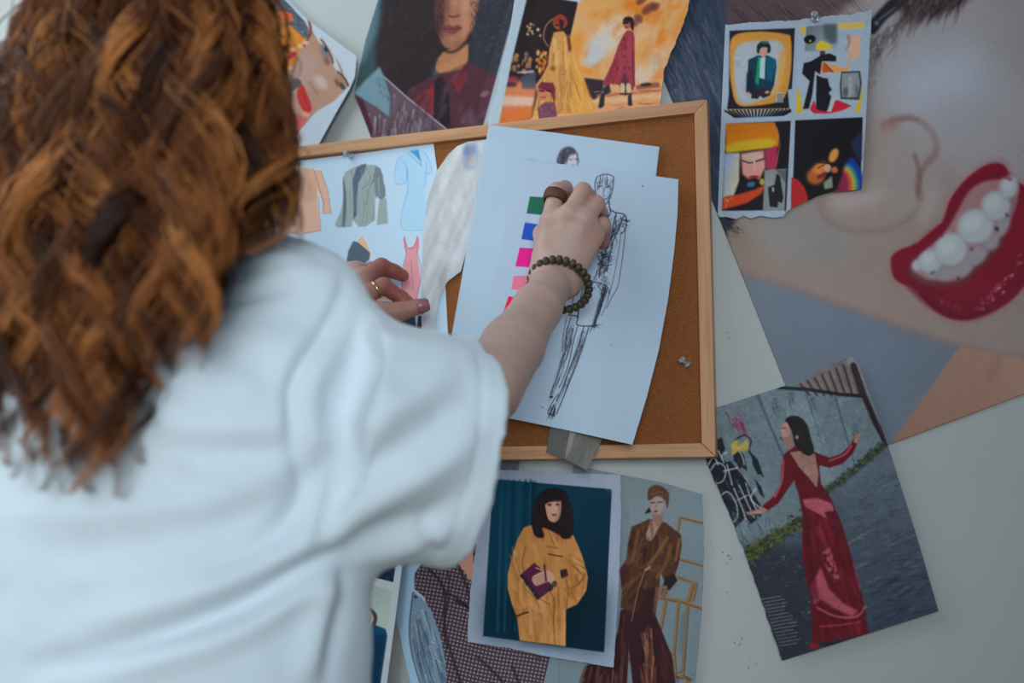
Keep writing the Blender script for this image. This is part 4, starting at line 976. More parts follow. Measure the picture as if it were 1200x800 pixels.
def face_collage():
    c = Canvas(280, -50, 430, 210, 4, (176, 192, 204))
    c.poly([(280, -50), (330, -5), (350, 20), (366, 36), (380, 60), (395, 84), (410, 100), (392, 120), (372, 130), (354, 148), (335, 168), (280, 180)], (166, 132, 112), .8)
    c.poly([(330, 90), (356, 60), (372, 70), (360, 110), (345, 150)], (172, 146, 138), 8, .8)
    c.poly([(310, -30), (332, -2), (358, 26), (364, 42), (352, 46), (340, 30), (318, 20), (300, 0)], (70, 84, 100), .8)
    c.strokes(60, [(318, 0), (334, 4), (362, 34), (358, 44), (336, 30)], 50, 10, 1.3, [(120, 130, 140), (40, 48, 62), (150, 156, 160), (90, 70, 60)], .6, 60, 81)
    c.poly([(318, 22), (330, 12), (342, 16), (344, 24), (334, 26), (326, 34)], (206, 96, 44), .8); c.poly([(322, 28), (334, 20), (336, 26), (326, 36)], (120, 126, 130), .8, .8)
    c.poly([(316, 30), (330, 22), (352, 40), (360, 48), (350, 60), (346, 74), (336, 84), (326, 72), (320, 50)], (202, 128, 36), 1)
    c.poly([(300, 0), (318, 6), (330, 16), (322, 40), (328, 70), (330, 95), (300, 100)], (200, 110, 50), 4, .7)
    c.line([(362, 24), (364, 38), (356, 54)], 3, (110, 56, 44), .9, 1, True)
    for x, y in [(344, 58), (352, 54), (358, 50), (332, 72), (330, 86), (334, 96), (340, 80)]: c.ell(x, y, 3.6, 2.6, (206, 176, 150), random.uniform(-40, 40), 1, .9)
    c.poly([(335, 66), (342, 61), (349, 62), (344, 67), (337, 70)], (190, 34, 60), .6)
    c.poly([(334, 102), (344, 92), (352, 94), (353, 100), (344, 106), (335, 116)], (86, 78, 82), 1, sm=True)
    c.poly([(348, 108), (354, 99), (360, 110), (365, 124), (364, 131), (357, 131), (350, 120)], (186, 40, 38), .8, sm=True); c.line([(354, 106), (358, 118), (363, 128)], 1, (120, 20, 24), .8, .5)
    c.ell(358, 134, 5, 3, (206, 150, 120), 20, 1, .9)
    c.poly([(336, 134), (352, 134), (362, 142), (350, 158), (334, 172), (330, 150)], (196, 86, 84), 3, .85)
    c.ell(340, 128, 9, 10, (206, 150, 128), 0, 4, .7)
    # eyes
    c.ell(382, 63, 6, 14, (150, 108, 90), -28, 3, .8); c.ell(381, 60, 3.4, 8, (90, 116, 130), -24, 1); c.ell(382, 58, 2, 3, (26, 28, 34), -24, .5); c.line([(376, 46), (381, 52), (388, 66), (390, 74)], 2, (90, 52, 40), .9, .7, True); c.ell(383, 72, 3, 5, (120, 80, 60), -20, 1.5, .8)
    c.line([(378, 42), (388, 52), (396, 72), (402, 88)], 2.4, (140, 92, 70), .7, 1, True)
    c.ell(398, 96, 5, 8, (150, 106, 84), -36, 2.5, .8); c.ell(401, 101, 2.6, 5, (50, 66, 80), -36, .8); c.line([(396, 84), (404, 92), (408, 100)], 2.4, (80, 46, 34), .9, .7, True); c.ell(395, 97, 2, 5, (110, 70, 50), -30, 1, .8)
    c.ell(376, 96, 6, 10, (196, 180, 184), -40, 4, .7); c.line([(362, 96), (368, 104), (372, 110)], 2, (150, 104, 88), .7, 1.2, True)
    # white margins of the cut-out sheet
    c.poly([(320, -50), (336, 0), (362, 24), (376, 40), (390, 62), (404, 84), (410, 100), (425, 110), (440, 40), (380, -50)], (174, 192, 206), .5)
    c.poly([(410, 100), (392, 118), (372, 130), (354, 150), (334, 172), (330, 210), (430, 210), (430, 100)], (174, 192, 206), .6)
    c.blur(1); c.noise(.03, 2, seed=26)
    sheet('cut_out_face_page', 'cut-out page with a collaged orange face, between the hair and the curly portrait', 'picture', [(285, -45), (328, -8), (340, 2), (362, 24), (418, 66)], [(418, 66), (416, 90), (410, 104), (394, 132), (372, 172), (360, 196)], [(290, 205), (360, 196)], [(285, -45), (290, 205)], c, .0050, GA['collage'], .8,
          lambda u, v, x, y: .014 * np.clip(u - .55, 0, 1) ** 1.4 * 2.2)


# ------------------------------------------------------------------ papers pinned on the cork board
PB = BOARD_FACE = .022       # distance of the cork face from the wall


def garment_sheet():
    c = Canvas(290, 155, 540, 430, 4, (172, 200, 222))
    # sand coat
    c.poly([(338, 203), (350, 196), (368, 197), (373, 210), (372, 232), (376, 270), (356, 275), (352, 270), (349, 275), (337, 272), (341, 240), (336, 225)], (178, 144, 126), .5)
    c.poly([(368, 198), (377, 200), (385, 226), (388, 250), (378, 250), (378, 238), (372, 220)], (178, 144, 126), .5)
    for l in [[(354, 240), (353, 272)], [(368, 200), (379, 236), (379, 250), (388, 250), (384, 222), (376, 200)], [(338, 272), (352, 275), (376, 270), (373, 230)]]: c.line(l, .8, (92, 76, 72), .7, .3)
    c.poly([(340, 210), (372, 206), (372, 236), (342, 240)], (150, 116, 98), 6, .5)
    # grey blazer
    gb = (118, 132, 132)
    c.poly([(404, 202), (410, 198), (424, 192), (440, 193), (446, 198), (450, 206), (448, 222), (440, 234), (440, 258), (428, 266), (420, 266), (414, 258), (412, 266), (396, 267), (392, 263), (400, 245), (404, 228), (401, 214)], gb, .4)
    c.poly([(440, 194), (446, 197), (452, 222), (452, 230), (447, 236), (440, 228), (438, 210)], (90, 102, 110), .5)
    c.poly([(444, 234), (453, 232), (455, 262), (441, 264)], gb, .4)
    c.poly([(418, 196), (429, 191), (427, 202), (420, 214), (418, 236), (418, 252), (414, 257), (414, 232), (413, 212)], (66, 82, 100), .4)
    c.poly([(402, 204), (406, 228), (406, 246), (404, 266), (400, 266), (402, 244)], (72, 86, 96), .5)
    for l in [[(428, 194), (434, 210), (424, 222)], [(438, 210), (432, 222), (430, 240)], [(440, 200), (437, 214)], [(411, 200), (414, 210)]]: c.line(l, .8, (60, 72, 80), .7, .4, True)
    c.strokes(20, [(426, 196), (440, 196), (438, 220), (424, 216)], 60, 7, .7, [(80, 94, 98), (140, 152, 152)], .6, 60, 101)
    c.shade([(404, 202), (440, 193), (450, 206), (440, 258), (420, 266), (396, 267)], 40, 92, 22, 2, [(100, 114, 116), (134, 148, 146), (92, 106, 110)], .4, 8, 142, .08, .8)
    # blue dress
    bd = (158, 196, 222); bl = (58, 104, 146)
    c.poly([(472, 182), (478, 176), (494, 175), (502, 182), (505, 200), (500, 214), (497, 224), (500, 250), (498, 268), (488, 269), (471, 266), (474, 230), (478, 222), (475, 214), (464, 213), (465, 190)], bd, .4)
    c.poly([(480, 177), (490, 175), (494, 190), (486, 182)], (60, 120, 164), .5); c.line([(478, 179), (494, 194), (490, 178)], 1, bl, .8, .4)
    for l in [[(472, 182), (465, 190), (463, 213), (475, 214), (477, 196)], [(477, 196), (478, 222), (472, 244), (471, 267), (488, 270), (498, 268)], [(497, 178), (502, 186), (506, 200), (500, 204)], [(470, 186), (477, 196)], [(500, 190), (498, 220)]]: c.line(l, .8, bl, .75, .3, True)
    # lower row: bolero, pink gown, dark shoes
    c.poly([(418, 282), (424, 276), (430, 284), (436, 300), (430, 304), (420, 290), (404, 320), (412, 318), (408, 336), (398, 336), (396, 320), (404, 310), (412, 290)], (202, 168, 140), .5)
    c.poly([(414, 282), (420, 284), (434, 296), (433, 304), (420, 316), (412, 320), (406, 306), (408, 294)], (64, 78, 94), .6)
    c.poly([(396, 318), (406, 312), (412, 322), (408, 336), (398, 334)], (202, 168, 140), .6)
    c.poly([(430, 318), (456, 322), (470, 350), (440, 352), (424, 340)], (206, 178, 150), .8)
    pk = (190, 132, 142)
    c.poly([(472, 280), (475, 278), (478, 290), (484, 288), (488, 278), (491, 277), (492, 290), (489, 298), (492, 315), (493, 330), (488, 352), (472, 352), (470, 330), (473, 312), (476, 298), (473, 290)], pk, .4)
    for l in [[(473, 279), (476, 296), (471, 320), (472, 350)], [(490, 278), (489, 297), (494, 318), (488, 352)], [(474, 276), (478, 290), (486, 289), (489, 276)], [(482, 306), (484, 340)]]: c.line(l, .9, (96, 66, 84), .75, .3, True)
    c.poly([(460, 372), (486, 366), (488, 385), (470, 386)], (44, 56, 76), .5); c.poly([(490, 370), (497, 369), (496, 385), (488, 386)], (34, 44, 60), .5)
    c.line([(345, 293), (366, 290), (364, 297)], 1, (80, 96, 116), .7, .4)
    c.noise(.02, 30, seed=28)
    sheet('garment_drawing_sheet', 'pale blue sheet of coloured garment drawings pinned under the top frame rail', 'drawing', [(318, 192), (418, 180), (508, 168)], [(508, 168), (512, 196), (520, 300), (526, 410)], [(330, 425), (526, 410)], [(318, 192), (330, 425)], c, PB + .0012, GA['garment'], .8, mat=M_PAPER)


def silver_sheet():
    c = Canvas(470, 140, 600, 420, 2.5, (184, 194, 206))
    c.poly([(520, 160), (560, 150), (555, 240), (530, 300), (500, 330), (505, 220)], (196, 202, 202), 14, .6)
    c.poly([(508, 320), (530, 310), (530, 345), (512, 350)], (150, 152, 152), 8, .5)
    c.ell(552, 184, 9, 16, (128, 146, 190), 10, 4, .85); c.ell(553, 188, 5, 8, (190, 176, 168), 10, 3, .8); c.ell(547, 176, 4, 7, (112, 130, 180), 20, 2, .7)
    c.strokes(110, [(505, 200), (560, 170), (550, 290), (505, 370)], 80, 16, 2.2, [(204, 208, 204), (164, 174, 184), (186, 178, 186), (170, 188, 190)], .35, 60, 111)
    c.noise(.08, 8, 20, seed=30)
    sheet('rounded_silvery_paper', 'crumpled silvery paper with a rounded left edge and a small blue print', 'paper', [(526, 180), (536, 171), (548, 166), (572, 163)], [(572, 163), (560, 250), (540, 318), (524, 330), (514, 352), (508, 392)], [(494, 392), (508, 392)], [(526, 180), (512, 200), (500, 235), (495, 280), (494, 330), (494, 392)], c, PB + .0030, GA['silver'], .9, mat=attr_mat('silvery_paper', .38, .5, .05, 500, .10, 55),
          lift=lambda u, v, x, y: .004 * np.sin(v * 5) ** 2 * (1 - u) + .002 * np.sin(x * .12 + y * .05) ** 2)


def blank_sheet():
    c = Canvas(495, 410, 585, 530, 1, (160, 176, 190))
    sheet('blank_white_paper', 'blank white paper, corner showing behind the elbow', 'paper', [(500, 420), (573, 420)], [(573, 420), (577, 519)], [(503, 523), (577, 519)], [(500, 420), (503, 523)], c, PB + .0022, GA['back'], 2, mat=M_PAPER)


def back_sketch():
    c = Canvas(500, 130, 790, 540, 2, (152, 176, 196))
    # small head sketch showing above the front sheet
    c.poly([(654, 192), (655, 180), (661, 173), (669, 172), (675, 177), (677, 192)], (62, 66, 80), .5, sm=True)
    c.poly([(662, 192), (668, 182), (676, 180), (677, 196), (664, 196)], (176, 174, 190), .6)
    c.strokes(26, [(656, 176), (670, 173), (662, 192), (655, 192)], 100, 12, .8, [(34, 36, 48), (96, 100, 114)], .8, 14, 121)
    c.line([(668, 187), (671, 186)], .9, (40, 36, 50), .9, .3); c.line([(673, 187), (676, 186)], .9, (40, 36, 50), .9, .3); c.line([(677, 180), (676, 194)], .8, (40, 36, 50), .8, .3); c.line([(670, 194), (674, 194)], .8, (120, 60, 80), .9, .3)
    c.poly([(607, 187), (632, 186), (618, 192), (606, 194)], (140, 146, 166), 1.5, .6)
    c.noise(.015, 40, seed=32)
    sheet('back_sketch_sheet', 'white sheet with a small head sketch, half covered by the swatch sheet', 'drawing', [(573, 146), (640, 154), (773, 172)], [(773, 172), (769, 205), (730, 500)], [(518, 470), (730, 500)], [(573, 146), (530, 388), (518, 470)], c, PB + .0062, GA['back'], 1.6, mat=M_PAPER,
          lift=lambda u, v, x, y: .004 * (1 - v) * (1 - u))


def front_sheet():
    c = Canvas(530, 170, 810, 530, 5, (154, 177, 198))
    # paint swatches
    for p, col in [([(621, 230), (650, 232), (648, 253), (617, 250)], (26, 92, 72)), ([(615, 261), (640, 264), (638, 284), (611, 280)], (26, 72, 172)), ([(609, 290), (640, 292), (637, 314), (604, 312)], (204, 20, 134)), ([(602, 323), (634, 323), (631, 342), (599, 339)], (214, 116, 146)), ([(596, 347), (618, 350), (612, 368), (588, 371)], (206, 28, 62)), ([(588, 380), (612, 384), (604, 400), (580, 398)], (150, 30, 60))]:
        c.poly(p, col, .35); c.strokes(14, p, 4, 14, 1.2, [tuple(min(255, int(v * 1.12 + 6)) for v in col), tuple(int(v * .9) for v in col)], .4, 6, int(p[0][0]))
    c.line([(616, 260), (628, 263)], .8, (40, 80, 170), .6, .3)
    ink = (34, 36, 50); S = lambda l, w=1.0, a=.85: c.line(l, w, ink, a, .25, True)
    # head
    S([(699, 208), (697, 216), (699, 228), (704, 238), (709, 240), (714, 234), (718, 222), (719, 212)]); S([(699, 208), (704, 205), (712, 204), (719, 207), (719, 212)]); S([(704, 206), (702, 216), (700, 222)], .8); S([(711, 205), (712, 216), (716, 222)], .8); S([(707, 205), (706, 214)], .7)
    c.strokes(34, [(699, 207), (719, 207), (718, 216), (699, 216)], 96, 9, .7, [ink, (90, 96, 112)], .7, 16, 131)
    S([(701, 219), (705, 218)], 1.2); S([(711, 219), (716, 218)], 1.2); S([(708, 220), (707, 229), (709, 230)], .7); S([(705, 233), (711, 233)], 1); c.strokes(16, [(714, 220), (718, 216), (716, 230), (710, 238)], 100, 6, .6, [ink], .6, 20, 132)
    # neck, shoulders, jacket
    S([(705, 238), (704, 247), (697, 253)]); S([(714, 236), (715, 245), (722, 249), (731, 251), (734, 257), (733, 268), (728, 274)], 1.3)
    S([(697, 253), (692, 262), (690, 276), (694, 290)], 1.1); S([(704, 247), (709, 256), (715, 250), (715, 244)], 1.2); S([(709, 256), (703, 264), (698, 256)], 1)
    S([(722, 250), (719, 262), (716, 280), (709, 296), (704, 310), (702, 324)], 1.3); S([(731, 253), (725, 268), (718, 284), (714, 302), (711, 318)], 1.3)
    c.strokes(70, [(721, 252), (732, 254), (718, 284), (712, 316), (702, 320), (706, 300), (716, 276)], lambda x, y: 115, 12, .9, [ink], .75, 30, 133, .2)
    c.strokes(40, [(699, 252), (712, 248), (712, 262), (698, 270), (694, 268)], 60, 9, .8, [ink], .75, 60, 134, .3); c.strokes(24, [(726, 252), (734, 254), (733, 268), (726, 266)], 30, 7, .8, [ink], .7, 50, 135)
    S([(733, 268), (731, 290), (728, 312), (724, 335), (716, 350), (711, 361)], .8, .8); S([(728, 272), (724, 300), (718, 330), (712, 350)], .7, .7); S([(712, 252), (711, 280), (706, 300)], .6, .6)
    c.strokes(50, [(699, 296), (711, 294), (712, 312), (700, 314)], 20, 10, 1, [ink], .8, 70, 136, .3); c.strokes(40, [(700, 316), (711, 316), (713, 340), (703, 342), (698, 330)], 80, 10, .8, [ink], .7, 50, 137, .3)
    S([(691, 331), (700, 331), (709, 334)], 1.2); S([(700, 316), (697, 326), (692, 332)], 1); c.ell(696, 337, 2, 2.4, (120, 124, 140), 0, .4, .6)
    # skirt
    S([(684, 334), (680, 352), (677, 374)], 1.1); S([(710, 334), (706, 350), (701, 366), (697, 381)], 1.4); S([(666, 369), (677, 371), (676, 380), (688, 382), (700, 381)], 1.3); S([(682, 348), (676, 372)], .7); S([(674, 340), (668, 368)], .9)
    c.strokes(60, [(707, 334), (713, 336), (704, 362), (698, 380), (694, 380), (702, 358)], 110, 14, 1, [ink], .75, 10, 138); S([(714, 340), (712, 352), (705, 370)], .7, .7); c.strokes(10, [(690, 381), (700, 380), (700, 384), (692, 384)], -10, 8, .7, [ink], .7, 14, 139)
    # legs
    S([(669, 372), (664, 390), (662, 412), (657, 430), (651, 446), (645, 462)]); S([(677, 382), (672, 400), (667, 424), (660, 444), (655, 454)], 1); S([(684, 383), (678, 406), (668, 430), (660, 452), (652, 470)], 1.2); S([(690, 383), (684, 404), (676, 426), (668, 446), (660, 466), (652, 485)], 1.2)
    S([(664, 374), (660, 392), (659, 412)], .7); c.strokes(90, [(666, 376), (676, 382), (664, 426), (650, 456), (644, 464), (656, 424)], 109, 18, .8, [ink, (70, 74, 90)], .6, 6, 140); c.strokes(70, [(683, 384), (690, 384), (676, 424), (662, 460), (654, 466), (668, 432)], 110, 18, .8, [ink, (80, 84, 98)], .6, 6, 141)
    c.strokes(24, [(646, 474), (653, 470), (650, 486), (643, 485)], 112, 10, 1, [ink], .85, 8, 142); S([(642, 484), (650, 487)], 1.6); c.ell(646, 465, 2, 1.4, (28, 28, 38), -20, .4); c.ell(635, 477, 2, 1, (110, 116, 132), 20, .5, .7); S([(642, 482), (648, 470), (654, 462)], 1)
    c.ell(753, 218, .9, 1, (80, 84, 100), 0, .3); c.ell(717, 404, 1.4, 1, (130, 136, 156), 0, .5, .7)
    c.noise(.015, 50, seed=34)

    def lift(u, v, x, y):
        g = np.exp(-(((x - 690) / 34) ** 2 + ((y - 258) / 34) ** 2))      # pressed flat by the fingers
        return .0015 + .030 * np.clip(u - .45, 0, 1) ** 1.6 * np.clip(v - .15, 0, 1) ** 1.3 * 2.3 + .004 * np.clip(u - .6, 0, 1) - .0010 * g + .012 * np.clip(v - .55, 0, 1) ** 1.5
    sheet('swatch_sketch_sheet', 'white sheet with colour swatches and an ink fashion figure, held by a hand', 'drawing', [(605, 186), (700, 197), (795, 210)], [(795, 210), (794, 250), (790, 295), (783, 350), (772, 410), (758, 465), (741, 521)],
          [(545, 479), (592, 489), (660, 503), (741, 521)], [(605, 186), (592, 270), (566, 388), (545, 479)], c, PB + .0105, GA['front'], .6, mat=M_PAPER, lift=lift)


def ribbon():
    c = Canvas(630, 495, 715, 560, 3, (78, 80, 78))
    c.poly([(641, 490), (672, 498), (664, 536), (632, 530)], (70, 72, 70), 1)
    c.poly([(669, 500), (676, 505), (668, 530), (660, 540), (662, 526)], (118, 112, 112), 2, .8)
    c.line([(668, 500), (661, 536)], 1, (44, 46, 46), .8); c.poly([(678, 508), (706, 512), (688, 551), (664, 541)], (86, 88, 84), 2, .9)
    c.noise(.10, 1.2, 6, 20, seed=36)

    def lift(u, v, x, y):
        return .010 + .004 * np.abs(np.sin((u * 1.25) * math.pi)) + .012 * np.clip(v - .35, 0, 1) * (1.0 - .3 * v)
    sheet('grey_fabric_ribbon', 'folded grey fabric ribbon hanging over the bottom frame rail', 'ribbon', [(646, 492), (710, 500)], [(710, 500), (700, 528), (688, 551)], [(640, 529), (662, 538), (688, 551)], [(646, 492), (640, 529)], c, PB + .0022, GA['ribbon'], .9, mat=attr_mat('grey_fabric', .85, .2, .12, 1500, .3, 900), lift=lift, thick=.0008)
# ------------------------------------------------------------------ cork board
def box(bm, x0, x1, y0, y1, z0, z1, bev=0.0):
    r = bmesh.ops.create_cube(bm, size=1.0)
    vs = r['verts']
    for v in vs:
        v.co = Vector((x0 + (v.co.x + .5) * (x1 - x0), y0 + (v.co.y + .5) * (y1 - y0), z0 + (v.co.z + .5) * (z1 - z0)))
    if bev:
        es = list({e for v in vs for e in v.link_edges})
        bmesh.ops.bevel(bm, geom=es, offset=bev, segments=2, affect='EDGES', profile=.6)


def prism(bm, poly_xz, y0, y1, bev=0.0):
    a = [bm.verts.new((x, y0, z)) for x, z in poly_xz]; b = [bm.verts.new((x, y1, z)) for x, z in poly_xz]
    fs = [bm.faces.new(a), bm.faces.new(b[::-1])]
    n = len(a)
    for i in range(n): fs.append(bm.faces.new((a[(i + 1) % n], a[i], b[i], b[(i + 1) % n])))
    if bev:
        es = list({e for f in fs for e in f.edges})
        bmesh.ops.bevel(bm, geom=es, offset=bev, segments=2, affect='EDGES', profile=.6)


def wood_mat(name, horiz):
    m, N, L, b = new_mat(name)
    tc = N.new('ShaderNodeTexCoord'); mp = N.new('ShaderNodeMapping')
    mp.inputs['Scale'].default_value = (3, 60, 60) if horiz else (60, 60, 3)
    L.new(tc.outputs['Object'], mp.inputs['Vector'])
    nz = N.new('ShaderNodeTexNoise'); nz.inputs['Scale'].default_value = 3.0; nz.inputs['Detail'].default_value = 7; nz.inputs['Distortion'].default_value = .6
    L.new(mp.outputs['Vector'], nz.inputs['Vector'])
    r = N.new('ShaderNodeValToRGB')
    r.color_ramp.elements[0].position = .25; r.color_ramp.elements[1].position = .8
    r.color_ramp.elements[0].color = (*lin((182, 124, 82)), 1); r.color_ramp.elements[1].color = (*lin((214, 158, 114)), 1)
    L.new(nz.outputs['Fac'], r.inputs['Fac']); L.new(r.outputs['Color'], b.inputs['Base Color'])
    b.inputs['Roughness'].default_value = .5
    bp = N.new('ShaderNodeBump'); bp.inputs['Strength'].default_value = .15; bp.inputs['Distance'].default_value = .001
    L.new(nz.outputs['Fac'], bp.inputs['Height']); L.new(bp.outputs['Normal'], b.inputs['Normal'])
    return m


def cork_mat():
    m, N, L, b = new_mat('cork')
    tc = N.new('ShaderNodeTexCoord')
    v = N.new('ShaderNodeTexVoronoi'); v.inputs['Scale'].default_value = 700
    nz = N.new('ShaderNodeTexNoise'); nz.inputs['Scale'].default_value = 800; nz.inputs['Detail'].default_value = 5
    n2 = N.new('ShaderNodeTexNoise'); n2.inputs['Scale'].default_value = 18; n2.inputs['Detail'].default_value = 3
    for t in (v, nz, n2): L.new(tc.outputs['Object'], t.inputs['Vector'])
    r = N.new('ShaderNodeValToRGB')
    r.color_ramp.elements[0].position = .28; r.color_ramp.elements[1].position = .72
    r.color_ramp.elements[0].color = (*lin((124, 66, 26)), 1); r.color_ramp.elements[1].color = (*lin((168, 98, 44)), 1)
    mx = N.new('ShaderNodeMath'); mx.operation = 'ADD'
    s = N.new('ShaderNodeMath'); s.operation = 'MULTIPLY'; s.inputs[1].default_value = .35
    L.new(v.outputs['Color'], s.inputs[0]); L.new(s.outputs[0], mx.inputs[0])
    s2 = N.new('ShaderNodeMath'); s2.operation = 'MULTIPLY'; s2.inputs[1].default_value = .66
    L.new(nz.outputs['Fac'], s2.inputs[0]); L.new(s2.outputs[0], mx.inputs[1])
    L.new(mx.outputs[0], r.inputs['Fac'])
    mix = N.new('ShaderNodeMix'); mix.data_type = 'RGBA'; mix.blend_type = 'MULTIPLY'; mix.inputs['Factor'].default_value = .15
    L.new(r.outputs['Color'], mix.inputs[6]); L.new(n2.outputs['Color'], mix.inputs[7])
    L.new(mix.outputs[2], b.inputs['Base Color']); b.inputs['Roughness'].default_value = .9
    bp = N.new('ShaderNodeBump'); bp.inputs['Strength'].default_value = .5; bp.inputs['Distance'].default_value = .001
    L.new(mx.outputs[0], bp.inputs['Height']); L.new(bp.outputs['Normal'], b.inputs['Normal'])
    return m


BF = -.030                                # front of the wooden frame
TR = P(828.5, 116, BF); BR = P(838, 535, BF)
BX1 = TR[0]; BX0 = BX1 - .600; BZ1 = TR[2]; BZ0 = BR[2]; FW = .0155


def cork_board():
    root = empty('cork_board', (BX0, -.0095, BZ0))
    tag(root, 'wood-framed cork notice board hanging on the wall behind the sketch sheets', 'notice board')
    bm = bmesh.new(); box(bm, BX0 + .006, BX1 - .006, -BOARD_FACE, -.0100, BZ0 + .006, BZ1 - .006)
    bm_obj('cork_panel', bm, cork_mat(), root)
    mh, mv = wood_mat('pine_along', True), wood_mat('pine_upright', False)
    g = .0002
    rails = [('frame_rail', [(BX0 + g, BZ1), (BX1 - g, BZ1), (BX1 - FW - g, BZ1 - FW), (BX0 + FW + g, BZ1 - FW)], mh),
             ('frame_rail', [(BX0 + FW + g, BZ0 + FW), (BX1 - FW - g, BZ0 + FW), (BX1 - g, BZ0), (BX0 + g, BZ0)], mh),
             ('frame_stile', [(BX1, BZ1 - g), (BX1, BZ0 + g), (BX1 - FW, BZ0 + FW + g), (BX1 - FW, BZ1 - FW - g)], mv),
             ('frame_stile', [(BX0, BZ0 + g), (BX0, BZ1 - g), (BX0 + FW, BZ1 - FW - g), (BX0 + FW, BZ0 + FW + g)], mv)]
    for n, pl, m in rails:
        bm = bmesh.new(); prism(bm, pl, BF, -.0098, .0012); bm_obj(n, bm, m, root)
    return root


M_CLEAR = simple_mat('clear_plastic', (226, 234, 240), .12, trans=.75, ior=1.45)
M_STEEL = simple_mat('steel', (190, 192, 196), .25, 1.0)


def lathe(bm, prof, segs, M):
    rings = []
    for r, h in prof:
        rings.append([bm.verts.new(M @ Vector((r * math.cos(2 * math.pi * k / segs), r * math.sin(2 * math.pi * k / segs), h))) for k in range(segs)])
    for a, b in zip(rings, rings[1:]):
        for k in range(segs): bm.faces.new((a[k], a[(k + 1) % segs], b[(k + 1) % segs], b[k]))
    bm.faces.new(rings[0][::-1]); bm.faces.new(rings[-1])


def aim(p, d):
    d = Vector(d).normalized()
    return Matrix.Translation(Vector(p)) @ d.to_track_quat('Z', 'Y').to_matrix().to_4x4()


def push_pin(px, py, face, label, tilt):
    p = P(px, py, -face)
    root = empty('push_pin', p)
    tag(root, label, 'push pin')
    d = Vector((tilt[0], -1, tilt[1])); M = aim(p, d)
    bm = bmesh.new()
    lathe(bm, [(.0012, .0010), (.0046, .0012), (.0048, .0022), (.0030, .0030), (.0022, .0045), (.0020, .0090), (.0026, .0105), (.0040, .0112), (.0042, .0122), (.0034, .0132)], 20, M)
    bm_obj('pin_head', bm, M_CLEAR, root, True)
    bm = bmesh.new(); lathe(bm, [(.0001, -.006), (.0005, -.004), (.0005, .0010)], 8, M)
    bm_obj('needle', bm, M_STEEL, root, True)


